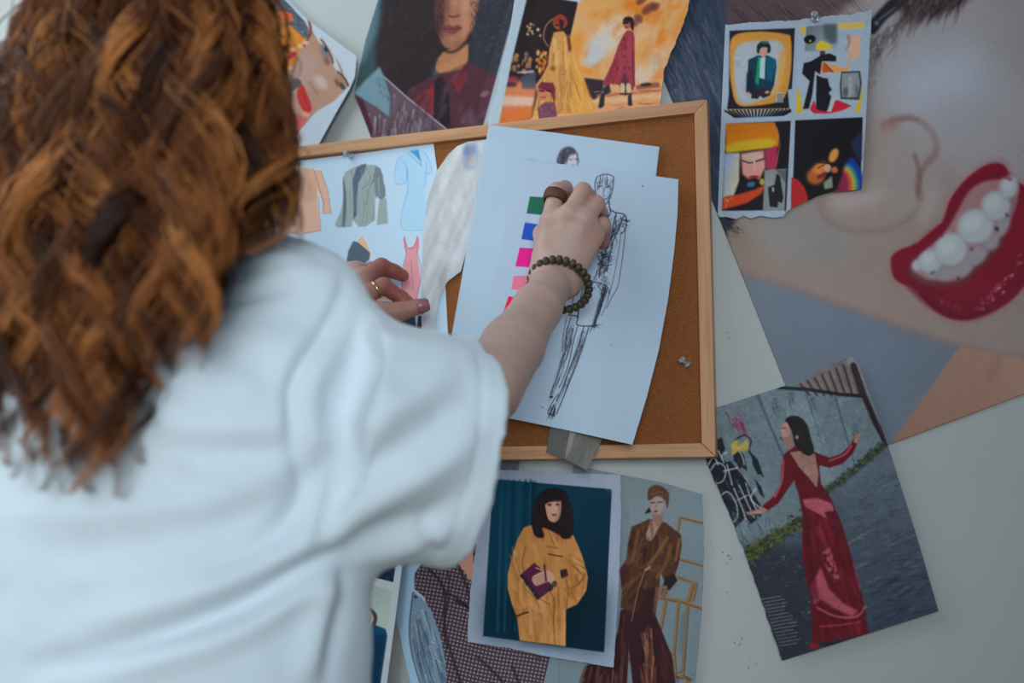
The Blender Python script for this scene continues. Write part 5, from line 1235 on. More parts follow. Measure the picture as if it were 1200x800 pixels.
# ------------------------------------------------------------------ the person, modelled as a smooth field
class Field:
    def __init__(s, xs, ys, zs):
        s.xs, s.ys, s.zs = xs.astype(np.float32), ys.astype(np.float32), zs.astype(np.float32)
        s.D = np.full((len(xs), len(ys), len(zs)), .08, np.float32)

    def block(s, lo, hi, m):
        sl = []
        for a, l, h in zip((s.xs, s.ys, s.zs), lo, hi):
            i = max(0, np.searchsorted(a, l - m) - 1); j = min(len(a), np.searchsorted(a, h + m) + 1)
            if j <= i: return None, None
            sl.append(slice(i, j))
        X = s.xs[sl[0]][:, None, None]; Y = s.ys[sl[1]][None, :, None]; Z = s.zs[sl[2]][None, None, :]
        return tuple(sl), (X, Y, Z)

    def add(s, lo, hi, fn, k, m=.05):
        sl, g = s.block(lo, hi, m + k)
        if sl is None: return
        d = fn(*g).astype(np.float32); a = s.D[sl]
        if k > 0:
            h = np.clip(k - np.abs(a - d), 0, None) / k
            s.D[sl] = np.minimum(a, d) - h * h * k * .25
        else:
            s.D[sl] = np.minimum(a, d)

    def cone(s, a, b, ra, rb, k=.006, sy=1.0, m=.03):
        a = np.array(a, float); b = np.array(b, float); R = max(ra, rb)
        ab = b - a; l2 = ab @ ab + 1e-12

        def fn(X, Y, Z):
            t = np.clip(((X - a[0]) * ab[0] + (Y - a[1]) * ab[1] + (Z - a[2]) * ab[2]) / l2, 0, 1)
            return np.sqrt((X - a[0] - t * ab[0]) ** 2 + (Y - a[1] - t * ab[1]) ** 2 + (Z - a[2] - t * ab[2]) ** 2) - (ra + (rb - ra) * t)
        s.add(np.minimum(a, b) - R, np.maximum(a, b) + R, fn, k, m)

    def chain(s, pts, rs, k=.006, m=.03):
        for (a, ra), (b, rb) in zip(zip(pts, rs), zip(pts[1:], rs[1:])): s.cone(a, b, ra, rb, k, m=m)

    def ell(s, c, r, k=.01, M=None, m=.03):
        c = np.array(c, float); r = np.array(r, float); rm = r.max()

        def fn(X, Y, Z):
            x, y, z = X - c[0], Y - c[1], Z - c[2]
            if M is not None:
                x, y, z = M[0][0] * x + M[0][1] * y + M[0][2] * z, M[1][0] * x + M[1][1] * y + M[1][2] * z, M[2][0] * x + M[2][1] * y + M[2][2] * z
            q = np.sqrt((x / r[0]) ** 2 + (y / r[1]) ** 2 + (z / r[2]) ** 2)
            q2 = np.sqrt((x / r[0] ** 2) ** 2 + (y / r[1] ** 2) ** 2 + (z / r[2] ** 2) ** 2) + 1e-6
            return np.where(q < .05, -r.min(), q * (q - 1) / q2)
        s.add(c - rm, c + rm, fn, k, m)

    def loft(s, A, B, secs, up, k=.01, m=.05, p=2.0):
        """elliptic loft from A to B; secs: [(t, ru, rv)], u lies across towards up"""
        A = np.array(A, float); B = np.array(B, float); ax = B - A; L = np.linalg.norm(ax); ax = ax / L
        u = np.array(up, float); u -= ax * (u @ ax); u /= np.linalg.norm(u); v = np.cross(ax, u)
        T = [q[0] for q in secs]; RU = [q[1] for q in secs]; RV = [q[2] for q in secs]; R = max(max(RU), max(RV))

        def fn(X, Y, Z):
            x, y, z = X - A[0], Y - A[1], Z - A[2]
            h = x * ax[0] + y * ax[1] + z * ax[2]; t = h / L
            ru = np.interp(t, T, RU); rv = np.interp(t, T, RV)
            a = x * u[0] + y * u[1] + z * u[2]; b = x * v[0] + y * v[1] + z * v[2]
            q = (np.abs(a / ru) ** p + np.abs(b / rv) ** p) ** (1 / p)
            g = np.sqrt((a / ru ** 2) ** 2 + (b / rv ** 2) ** 2) + 1e-6
            side = np.where(q < .2, -.8 * np.minimum(ru, rv), q * (q - 1) / g)
            cap = np.maximum(-h, h - L)
            return np.where(cap > 0, np.sqrt(np.maximum(side, 0) ** 2 + cap ** 2), np.maximum(side, -np.minimum(h, L - h) - .0))
        s.add(np.minimum(A, B) - R, np.maximum(A, B) + R, fn, k, m)

    def mesh(s):
        D = s.D; S = D < 0
        c = [S[i:D.shape[0] - 1 + i, j:D.shape[1] - 1 + j, k:D.shape[2] - 1 + k] for i in (0, 1) for j in (0, 1) for k in (0, 1)]
        anyv = c[0] | c[1] | c[2] | c[3] | c[4] | c[5] | c[6] | c[7]; allv = c[0] & c[1] & c[2] & c[3] & c[4] & c[5] & c[6] & c[7]
        act = anyv & ~allv
        I, J, K = np.nonzero(act); n = len(I)
        vid = np.full(act.shape, -1, np.int32); vid[I, J, K] = np.arange(n)
        ac = np.zeros((n, 3)); cnt = np.zeros(n)
        ax = (s.xs, s.ys, s.zs)
        for d in range(3):
            o1, o2 = [q for q in range(3) if q != d]
            for e1 in (0, 1):
                for e2 in (0, 1):
                    a = [I, J, K]; a = [q.copy() for q in a]; a[o1] += e1; a[o2] += e2
                    b = [q.copy() for q in a]; b[d] += 1
                    da = D[tuple(a)].astype(float); db = D[tuple(b)].astype(float); cr = (da < 0) != (db < 0)
                    t = np.where(cr, da / np.where(cr, da - db, 1), 0)
                    pos = np.stack([ax[q][a[q]].astype(float) for q in range(3)], 1)
                    pos[:, d] += t * (ax[d][b[d]].astype(float) - ax[d][a[d]].astype(float))
                    ac[cr] += pos[cr]; cnt[cr] += 1
        V = ac / np.maximum(cnt, 1)[:, None]
        Q = []
        for d in range(3):
            sl_a = [slice(None)] * 3; sl_b = [slice(None)] * 3
            sl_a[d] = slice(0, -1); sl_b[d] = slice(1, None)
            ch = S[tuple(sl_a)] != S[tuple(sl_b)]
            e = np.array(np.nonzero(ch)).T
            o1, o2 = (d + 1) % 3, (d + 2) % 3
            ok = (e[:, o1] > 0) & (e[:, o2] > 0) & (e[:, o1] < D.shape[o1] - 1) & (e[:, o2] < D.shape[o2] - 1)
            e = e[ok]

            def at(a, b):
                f = e.copy(); f[:, o1] -= a; f[:, o2] -= b
                return vid[f[:, 0], f[:, 1], f[:, 2]]
            q = np.stack([at(1, 1), at(0, 1), at(0, 0), at(1, 0)], 1)
            flip = ~S[e[:, 0], e[:, 1], e[:, 2]]
            q[flip] = q[flip][:, ::-1]
            Q.append(q)
        Q = np.concatenate(Q); Q = Q[(Q >= 0).all(1)]
        return V, Q


def relax(V, Q, it=2, lam=.5, w=None):
    """light Laplacian smoothing of a quad mesh"""
    E = np.concatenate([Q[:, [0, 1]], Q[:, [1, 2]], Q[:, [2, 3]], Q[:, [3, 0]]])
    a, b = np.concatenate([E[:, 0], E[:, 1]]), np.concatenate([E[:, 1], E[:, 0]])
    n = np.bincount(a, minlength=len(V)).astype(float)[:, None]
    for i in range(it):
        s = np.stack([np.bincount(a, V[b, j], minlength=len(V)) for j in range(3)], 1) / np.maximum(n, 1)
        V = V + lam * (s - V) * (1 if w is None else w[:, None])
    return V


def vert_normals(V, Q):
    N = np.cross(V[Q[:, 2]] - V[Q[:, 0]], V[Q[:, 3]] - V[Q[:, 1]])
    out = np.stack([sum(np.bincount(Q[:, i], N[:, j], minlength=len(V)) for i in range(4)) for j in range(3)], 1)
    return out / (np.linalg.norm(out, axis=1)[:, None] + 1e-12)


def axis(lo, hi, fine, cf, cc):
    """grid coordinates with step cf inside the fine ranges and cc elsewhere"""
    out = [lo]
    while out[-1] < hi:
        x = out[-1]; st = cc
        for a, b in fine:
            if a - cc <= x <= b: st = cf if x >= a - cf else max(cf, min(cc, a - x))
        out.append(x + st)
    return np.array(out)


YT = -.46                                             # depth of the torso
SHR = P(365, 395, YT); NECK = P(180, 272, YT - .01)
CX = P(168, 500, YT)[0]; SHZ = SHR[2] - .005
SHL = np.array((2 * CX - SHR[0], YT + .02, SHZ))
HEAD = P(186, -26, YT + .015)
HIPZ = .80
ELR = P(569, 456, -.300); WRR = P(652, 326, -.088)
SH = -(BOARD_FACE + .0105 + .0030)                    # face of the front sheet under the fingertips
GS = -(BOARD_FACE + .0022)
WRL = P(384, 350, -.125); ELL = np.array((WRL[0] - .12, -.30, WRL[2] - .19))

RH = {
    'index': ([P(645, 260, -.095), P(652, 224, -.084), P(662, 220, -.060), P(669, 238, SH - .007)], [.0115, .0096, .0088, .0076]),
    'middle': ([P(668, 251, -.100), P(683, 224, -.086), P(691, 230, -.060), P(692, 250, SH - .007)], [.0112, .0096, .0086, .0076]),
    'ring': ([P(686, 257, -.095), P(699, 239, -.078), P(704, 248, -.056), P(702, 266, SH - .007)], [.0108, .0092, .0082, .0072]),
    'little': ([P(696, 276, -.082), P(706, 264, -.066), P(709, 272, -.051), P(706, 286, SH - .006)], [.0098, .0082, .0074, .0064]),
    'thumb': ([P(640, 302, -.082), P(636, 274, -.064), P(650, 256, -.050), P(662, 248, SH - .008)], [.0135, .0112, .0100, .0086]),
}
LH = {
    'middle': ([P(424, 327, -.088), P(447, 312, -.070), P(462, 318, -.060), P(472, 323, -.052)], [.0115, .0098, .0090, .0080]),
    'index': ([P(428, 346, -.098), P(449, 335, -.086), P(470, 349, -.072), P(484, 360, -.066)], [.0120, .0100, .0092, .0080]),
    'ring': ([P(418, 318, -.074), P(436, 316, -.052), P(446, 322, -.040), P(452, 330, GS - .008)], [.0108, .0092, .0082, .0072]),
    'little': ([P(410, 318, -.064), P(424, 318, -.046), P(432, 324, -.036), P(436, 332, GS - .007)], [.0098, .0082, .0074, .0064]),
    'thumb': ([P(408, 366, -.116), P(441, 366, -.098), P(468, 365, -.084), P(492, 359, -.076)], [.0165, .0132, .0112, .0098]),
}


def body(root):
    xf = [(WRL[0] - .02, P(510, 350, -.06)[0]), (P(610, 320, -.08)[0], P(722, 270, -.05)[0])]
    yf = [(-.135, -.018)]
    zf = [(P(640, 350, -.088)[2] - .03, P(650, 208, -.08)[2] + .01)]
    xs = axis(CX - .36, P(735, 300, -.05)[0] + .02, xf, .0016, .006)
    ys = axis(YT - .17, -.015, yf, .0016, .006)
    zs = axis(-.02, HEAD[2] + .17, zf, .0016, .008)
    f = Field(xs, ys, zs)
    # legs and feet
    for sx in (-1, 1):
        hx = CX + sx * .085
        f.cone((hx, YT, HIPZ), (CX + sx * .09, YT + .01, .45), .088, .056, .03); f.cone((CX + sx * .09, YT + .01, .45), (CX + sx * .095, YT - .02, .08), .054, .036, .03)
        f.ell((CX + sx * .095, YT - .04, .34), (.05, .055, .10), .03)
        f.cone((CX + sx * .095, YT - .02, .034), (CX + sx * .105, YT + .13, .028), .036, .026, .02); f.ell((CX + sx * .095, YT - .03, .03), (.032, .04, .03), .02)
    f.ell((CX, YT - .03, HIPZ + .04), (.16, .115, .12), .05)
    # trunk
    f.loft((CX, YT, HIPZ), (CX, YT, SHZ - .02), [(0, .15, .10), (.35, .115, .085), (.75, .145, .095), (1, .13, .08)], (1, 0, 0), .04)
    f.cone(SHL + np.array((.03, .01, -.02)), SHR + np.array((-.03, .01, -.02)), .030, .030, .03)
    f.cone(NECK + np.array((0, 0, -.05)), NECK + np.array((.0, .02, .10)), .058, .050, .03)
    for sh in (SHL, SHR): f.cone(NECK + np.array((0, .005, -.03)), sh + np.array((0, .01, -.02)), .034, .026, .02)
    # head with its face towards the wall
    h = HEAD
    f.ell(h + np.array((0, -.012, .02)), (.077, .095, .092), .02); f.ell(h + np.array((.004, .038, -.035)), (.058, .062, .075), .03)
    f.ell(h + np.array((.006, .080, -.092)), (.022, .018, .016), .02)                                       # chin
    f.cone(h + np.array((.006, .096, .005)), h + np.array((.007, .112, -.028)), .008, .012, .012)            # nose
    for sx in (-1, 1):
        f.ell(h + np.array((.006 + sx * .030, .090, .004)), (.014, .010, .010), .006); f.ell(h + np.array((.006 + sx * .034, .080, -.03)), (.02, .018, .018), .02)
        f.cone(h + np.array((.006 + sx * .014, .094, .022)), h + np.array((.006 + sx * .046, .082, .022)), .006, .006, .012)
        f.ell(h + np.array((sx * .078, -.004, -.012)), (.009, .020, .032), .008)
    f.cone(h + np.array((-.012, .094, -.056)), h + np.array((.026, .094, -.056)), .006, .006, .005); f.cone(h + np.array((-.010, .092, -.066)), h + np.array((.024, .092, -.066)), .006, .006, .005)
    # arms
    f.cone(SHR + np.array((-.012, .012, -.022)), ELR, .034, .030, .03); f.cone(SHL + np.array((.012, .012, -.022)), ELL, .034, .036, .02)
    mid = ELR + (WRR - ELR) * .35
    m2 = ELR + (WRR - ELR) * .68
    f.chain([ELR, mid, m2, WRR], [.0320, .0305, .0258, .0215], .010)
    f.cone(ELR + np.array((.002, -.002, -.004)), ELR + (WRR - ELR) * .3, .027, .027, .012)
    mid = ELL + (WRL - ELL) * .3
    f.chain([ELL, mid, WRL], [.041, .042, .0235], .02)

    def hand(H, wr, fan, pk):
        dirs = [np.array(H[q][0][0]) for q in ('index', 'middle', 'ring', 'little')]
        side = dirs[0] - dirs[3]; side /= np.linalg.norm(side)
        for q, o in zip(dirs, fan):
            f.cone(wr + side * o, q, .0165, .0118, pk)
        f.cone(wr + side * .009, wr - side * .009, .0195, .0195, .012)
        for a, b in zip(dirs, dirs[1:]): f.cone(a, b, .0112, .0106, .006)
        for q in ('index', 'middle', 'ring', 'little'):
            f.chain(H[q][0], H[q][1], .0030)
            p1 = H[q][0][1]; f.ell(p1, (.0102,) * 3, .003)
        f.cone(wr + side * .010, H['thumb'][0][0], .018, H['thumb'][1][0], .014)
        f.cone(H['thumb'][0][0], dirs[0] * .75 + wr * .25, .012, .010, .012)
        f.chain(H['thumb'][0], H['thumb'][1], .004)
    hand(RH, WRR, (.012, .004, -.004, -.011), .010)
    hand(LH, WRL, (-.012, -.004, .004, .010), .010)
    V, Q = f.mesh()
    V = relax(V, Q, 2, .5)
    V[:, 2] = np.maximum(V[:, 2], 0.0005)
    # skin colour: warm knuckles and fingertips, shade painted on the left fingers, plus the trousers
    C = np.tile(lin((192, 154, 140)), (len(V), 1))
    n1 = fbm(V[:, 0] * 90 + 20, V[:, 2] * 90 + V[:, 1] * 60 + 20, 5, 4)[:, None]
    C *= 1 + .22 * (n1 - .5)
    red = lin((184, 118, 104)); deep = lin((152, 76, 64))

    def dab(p, r, col, a):
        w = np.exp(-((V - np.array(p)) ** 2).sum(1) / r ** 2)[:, None] * a
        return C * (1 - w) + col * w
    for H in (RH, LH):
        for q, (pts, rs) in H.items():
            C = dab(pts[1], .012, red, .6); C = dab(pts[3], .016, deep, .8); C = dab(pts[0], .012, red, .4)
            C = dab(pts[2], .014, red, .6)
    for q in ('middle', 'index'):  # left fingers and thumb darkened to stand in for shade
        for w_ in (.2, .6, 1.0): C = dab(LH[q][0][1] * (1 - w_) + LH[q][0][2] * w_, .020, deep, .75)
        C = dab(LH[q][0][0] * .4 + LH[q][0][1] * .6, .016, deep, .5)
    C = dab(LH['thumb'][0][2], .022, deep, .45)
    C = dab(P(575, 490, -.21), .022, lin((206, 128, 116)), .8)
    C = dab(P(698, 276, -.085), .010, lin((206, 120, 104)), .7)
    Lp = HEAD + np.array((.007, .1, -.061)); C = dab(Lp, .02, lin((170, 90, 88)), .8)
    for sx in (-1, 1): C = dab(HEAD + np.array((.006 + sx * .030, .1, .004)), .009, lin((70, 50, 44)), .9)
    fc = V[Q].mean(1)
    mi = ((fc[:, 2] < HIPZ + .17) & (np.abs(fc[:, 0] - CX) < .2) & (fc[:, 1] < -.3) & (fc[:, 2] > .06)).astype(int)
    msk = attr_mat('skin', .5, .4, .05, 600, .12, 350, sss=.22)
    mtr = simple_mat('trouser_cloth', (52, 58, 72), .85, noise=.15, nscale=60, bump=.3, bscale=700)
    o = np_mesh('body', V, Q.astype(np.int64), [msk, mtr], root, cols=C, mat_idx=mi)
    # nails
    mn = simple_mat('nail_polish', (150, 92, 100), .3)

    def nail(tip, prev, toward, name, ln, wd, rr):
        ax_ = (tip - prev) / np.linalg.norm(tip - prev); up = toward - ax_ * (toward @ ax_); up /= np.linalg.norm(up); sd = np.cross(ax_, up)
        n, m = 7, 7; vs = []
        for i in range(n):
            for j in range(m):
                a = (i / (n - 1) - .35) * ln; b = (j / (m - 1) - .5) * 2
                wfac = math.sqrt(max(.05, 1 - abs((i / (n - 1) - .5) * 1.75) ** 3))
                th = b * wd * wfac
                vs.append(tip + ax_ * a + sd * rr * math.sin(th) + up * (rr * math.cos(th) + .0004 - max(0, a) * .20))
        fs = [(i * m + j, i * m + j + 1, (i + 1) * m + j + 1, (i + 1) * m + j) for i in range(n - 1) for j in range(m - 1)]
        q = np_mesh(name, np.array(vs), np.array(fs), mn, root)
        md = q.modifiers.new('thick', 'SOLIDIFY'); md.thickness = .0006; md.offset = 1
        return q
    t = LH['thumb'][0]
    nail(t[3] + (t[3] - t[2]) * .08, t[2], CAM - t[3], 'thumb_nail', .015, .95, .0099)['label'] = 'dusky pink thumb nail'
    return o


def shirt(root):
    sw = P(546, 540, -.375)                   # middle of the sleeve opening
    sa = P(396, 506, YT + .005)
    xs = axis(CX - .37, sw[0] + .10, [], .004, .004); ys = axis(YT - .19, -.16, [], .004, .004); zs = axis(HIPZ - .07, NECK[2] + .10, [], .004, .004)
    f = Field(xs, ys, zs)
    hw = P(418, 740, YT)[0] - CX
    f.loft((CX, YT - .005, HIPZ - .04), (CX, YT - .005, SHZ - .03), [(0, hw + .012, .150), (.3, hw + .004, .138), (.62, hw, .130), (.85, hw + .002, .122), (1, hw - .015, .100)], (1, 0, 0), .03, p=2.3)
    for sh in (SHL, SHR):
        f.cone(NECK + np.array((0, -.005, -.03)), sh + np.array((0, 0, -.004)), .054, .046, .035)
    sht = P(360, 353, YT); f.cone(NECK + np.array((0, -.005, -.01)), sht, .050, .040, .03); f.cone(sht, SHR + np.array((0, 0, -.03)), .040, .046, .03)
    f.cone(NECK + np.array((0, -.012, -.08)), NECK + np.array((0, .0, .015)), .080, .062, .04)
    f.ell((CX + .04, YT - .050, SHZ - .05), (.14, .075, .085), .05)
    # right sleeve
    f.loft(sa, sw, [(0, .100, .086), (.35, .097, .082), (.7, .094, .076), (1, .091, .074)], (.1, 0, 1), .03, p=2.2)
    f.cone(SHR + np.array((-.008, 0, -.022)), ELR + (ELR - SHR) * .1, .041, .045, .03)
    # left sleeve
    sl2 = SHL + (ELL - SHL) * .85 + np.array((-.01, 0, -.02))
    f.loft(SHL + np.array((-.0, 0, -.05)), sl2, [(0, .10, .085), (1, .10, .08)], (0, .3, 1), .04, p=2.2)
    V, Q = f.mesh()
    V = relax(V, Q, 5, .5)
    N = vert_normals(V, Q)
    px, py = proj(V)
    facing = (N * ((CAM - V) / np.linalg.norm(CAM - V, axis=1)[:, None])).sum(1)
    fr = np.clip(facing * 3 + .3, 0, 1)
    # folds and seams: soft ridges along lines on the cloth
    d = np.zeros(len(V))

    def fold(pts, w, amp, sharp=2.0):
        """a long soft ridge (amp > 0) or furrow along a line on the cloth, tapering to its ends"""
        nonlocal d
        p = catmull(pts, False, 8); best = np.full(len(V), 1e9); tt = np.zeros(len(V)); n = len(p) - 1
        for i in range(n):
            a, b = p[i], p[i + 1]; ab = b - a; l2 = ab @ ab + 1e-9
            t = np.clip(((px - a[0]) * ab[0] + (py - a[1]) * ab[1]) / l2, 0, 1)
            q = np.hypot(px - a[0] - t * ab[0], py - a[1] - t * ab[1]); m = q < best
            best[m] = q[m]; tt[m] = (i + t[m]) / n
        d += 1.5 * amp * np.exp(-(best / w) ** sharp) * np.sin(np.pi * np.clip(tt, .02, .98)) ** .5 * fr
    # drop-shoulder seam
    fold([(404, 318), (398, 350), (372, 400), (347, 440), (343, 490), (350, 545), (372, 590)], 10, -.0046, 1.6)
    fold([(418, 350), (392, 404), (366, 446), (361, 500), (368, 550)], 16, .0045)
    fold([(392, 332), (372, 372), (334, 432), (328, 500)], 14, .0025)
    # yoke
    fold([(180, 496), (240, 503), (300, 501), (340, 497)], 9, .0018); fold([(186, 520), (240, 536), (300, 534), (344, 522)], 14, -.0030)
    fold([(190, 520), (230, 545), (290, 552), (345, 545)], 16, .0030)
    # diagonal drag lines from the armpit
    fold([(404, 645), (360, 665), (300, 702), (240, 726), (150, 756), (40, 780)], 13, -.0090)
    fold([(400, 622), (350, 640), (290, 668), (220, 700), (120, 728)], 18, .0075)
    fold([(395, 690), (350, 700), (290, 735), (220, 764), (120, 790)], 17, .0055)
    fold([(366, 540), (352, 590), (330, 622), (290, 650), (230, 672)], 18, -.0060); fold([(378, 560), (368, 600), (348, 632)], 11, .0050)
    fold([(320, 590), (250, 622), (160, 640), (60, 650)], 22, -.0045); fold([(330, 565), (240, 585), (120, 600), (20, 605)], 20, .0040)
    fold([(405, 660), (398, 720), (380, 800)], 12, -.0050); fold([(385, 680), (372, 740), (350, 800)], 16, .0050)
    # shoulder top
    fold([(236, 340), (290, 332), (345, 318), (376, 312)], 8, .0025); fold([(250, 352), (300, 342), (356, 326)], 8, -.0028)
    fold([(270, 310), (320, 302), (360, 302)], 8, .0022)
    fold([(240, 400), (300, 420), (340, 470)], 22, -.0030)
    # sleeve
    fold([(420, 380), (470, 400), (530, 404), (566, 410)], 12, .0035); fold([(400, 420), (450, 430), (520, 440), (560, 470)], 18, -.0030)
    fold([(380, 600), (420, 560), (480, 520), (545, 470)], 22, -.0055); fold([(400, 615), (450, 580), (520, 540), (562, 500)], 20, .0055)
    fold([(404, 640), (450, 622), (510, 600), (555, 570)], 18, -.0045); fold([(420, 655), (470, 645), (530, 620)], 12, .0035)
    fold([(366, 520), (420, 500), (480, 470), (540, 430)], 20, .0040)
    fold([(506, 600), (500, 630), (515, 655)], 8, -.0035)
    # loose cloth waviness
    d += (fbm(V[:, 0] * 16 + 7, V[:, 2] * 16 + V[:, 1] * 10 + 3, 3, 3) - .5) * .009
    d += (fbm(V[:, 0] * 45 + 7, V[:, 2] * 45 + V[:, 1] * 30 + 3, 9, 3) - .5) * .0022
    V = V + N * d[:, None]
    V = relax(V, Q, 1, .4)
    # open the garment: sleeve ends, hem and neck
    fc = V[Q].mean(1)
    axr = (sw - sa) / np.linalg.norm(sw - sa); axl = (sl2 - SHL) / np.linalg.norm(sl2 - SHL)
    cut = ((fc - sw) @ axr > .004) & (np.linalg.norm(fc - sw, axis=1) < .17)
    cut |= ((fc - sl2) @ axl > .004) & (np.linalg.norm(fc - sl2, axis=1) < .14)
    cut |= (fc[:, 2] < HIPZ - .036)
    cut |= (fc[:, 2] > NECK[2] + .052) & (np.hypot(fc[:, 0] - NECK[0], fc[:, 1] - NECK[1]) < .12)
    Q = Q[~cut]
    used = np.unique(Q); mp = np.full(len(V), -1); mp[used] = np.arange(len(used)); V = V[used]; Q = mp[Q]
    # straighten the cut borders
    E = np.sort(np.concatenate([Q[:, [0, 1]], Q[:, [1, 2]], Q[:, [2, 3]], Q[:, [3, 0]]]), 1)
    key = E[:, 0].astype(np.int64) * len(V) + E[:, 1]; uq, ct = np.unique(key, return_counts=True); be = uq[ct == 1]
    bv = np.unique(np.concatenate([be // len(V), be % len(V)]))
    for c_, a_, r_ in ((sw, axr, .17), (sl2, axl, .14)):
        k = bv[np.linalg.norm(V[bv] - c_, axis=1) < r_]
        V[k] -= ((V[k] - c_ - a_ * .004) @ a_)[:, None] * a_
    # a slightly thicker turned hem round the right sleeve opening
    N = vert_normals(V, Q); dd = (V - sw) @ axr; near = np.linalg.norm(V - sw, axis=1) < .16
    V = V + N * (np.where(near, .0022 * np.exp(-((dd + .001) / .007) ** 2) - .0014 * np.exp(-((dd + .024) / .004) ** 2), 0))[:, None]
    m = simple_mat('white_cotton', (222, 230, 236), .88, noise=.02, nscale=300, bump=.22, bscale=1400, sheen=.25)
    o = np_mesh('shirt', V, Q.astype(np.int64), m, root)
    md = o.modifiers.new('cloth', 'SOLIDIFY'); md.thickness = .0016; md.offset = -1
    o['label'] = 'white short-sleeved cotton shirt'
    return o


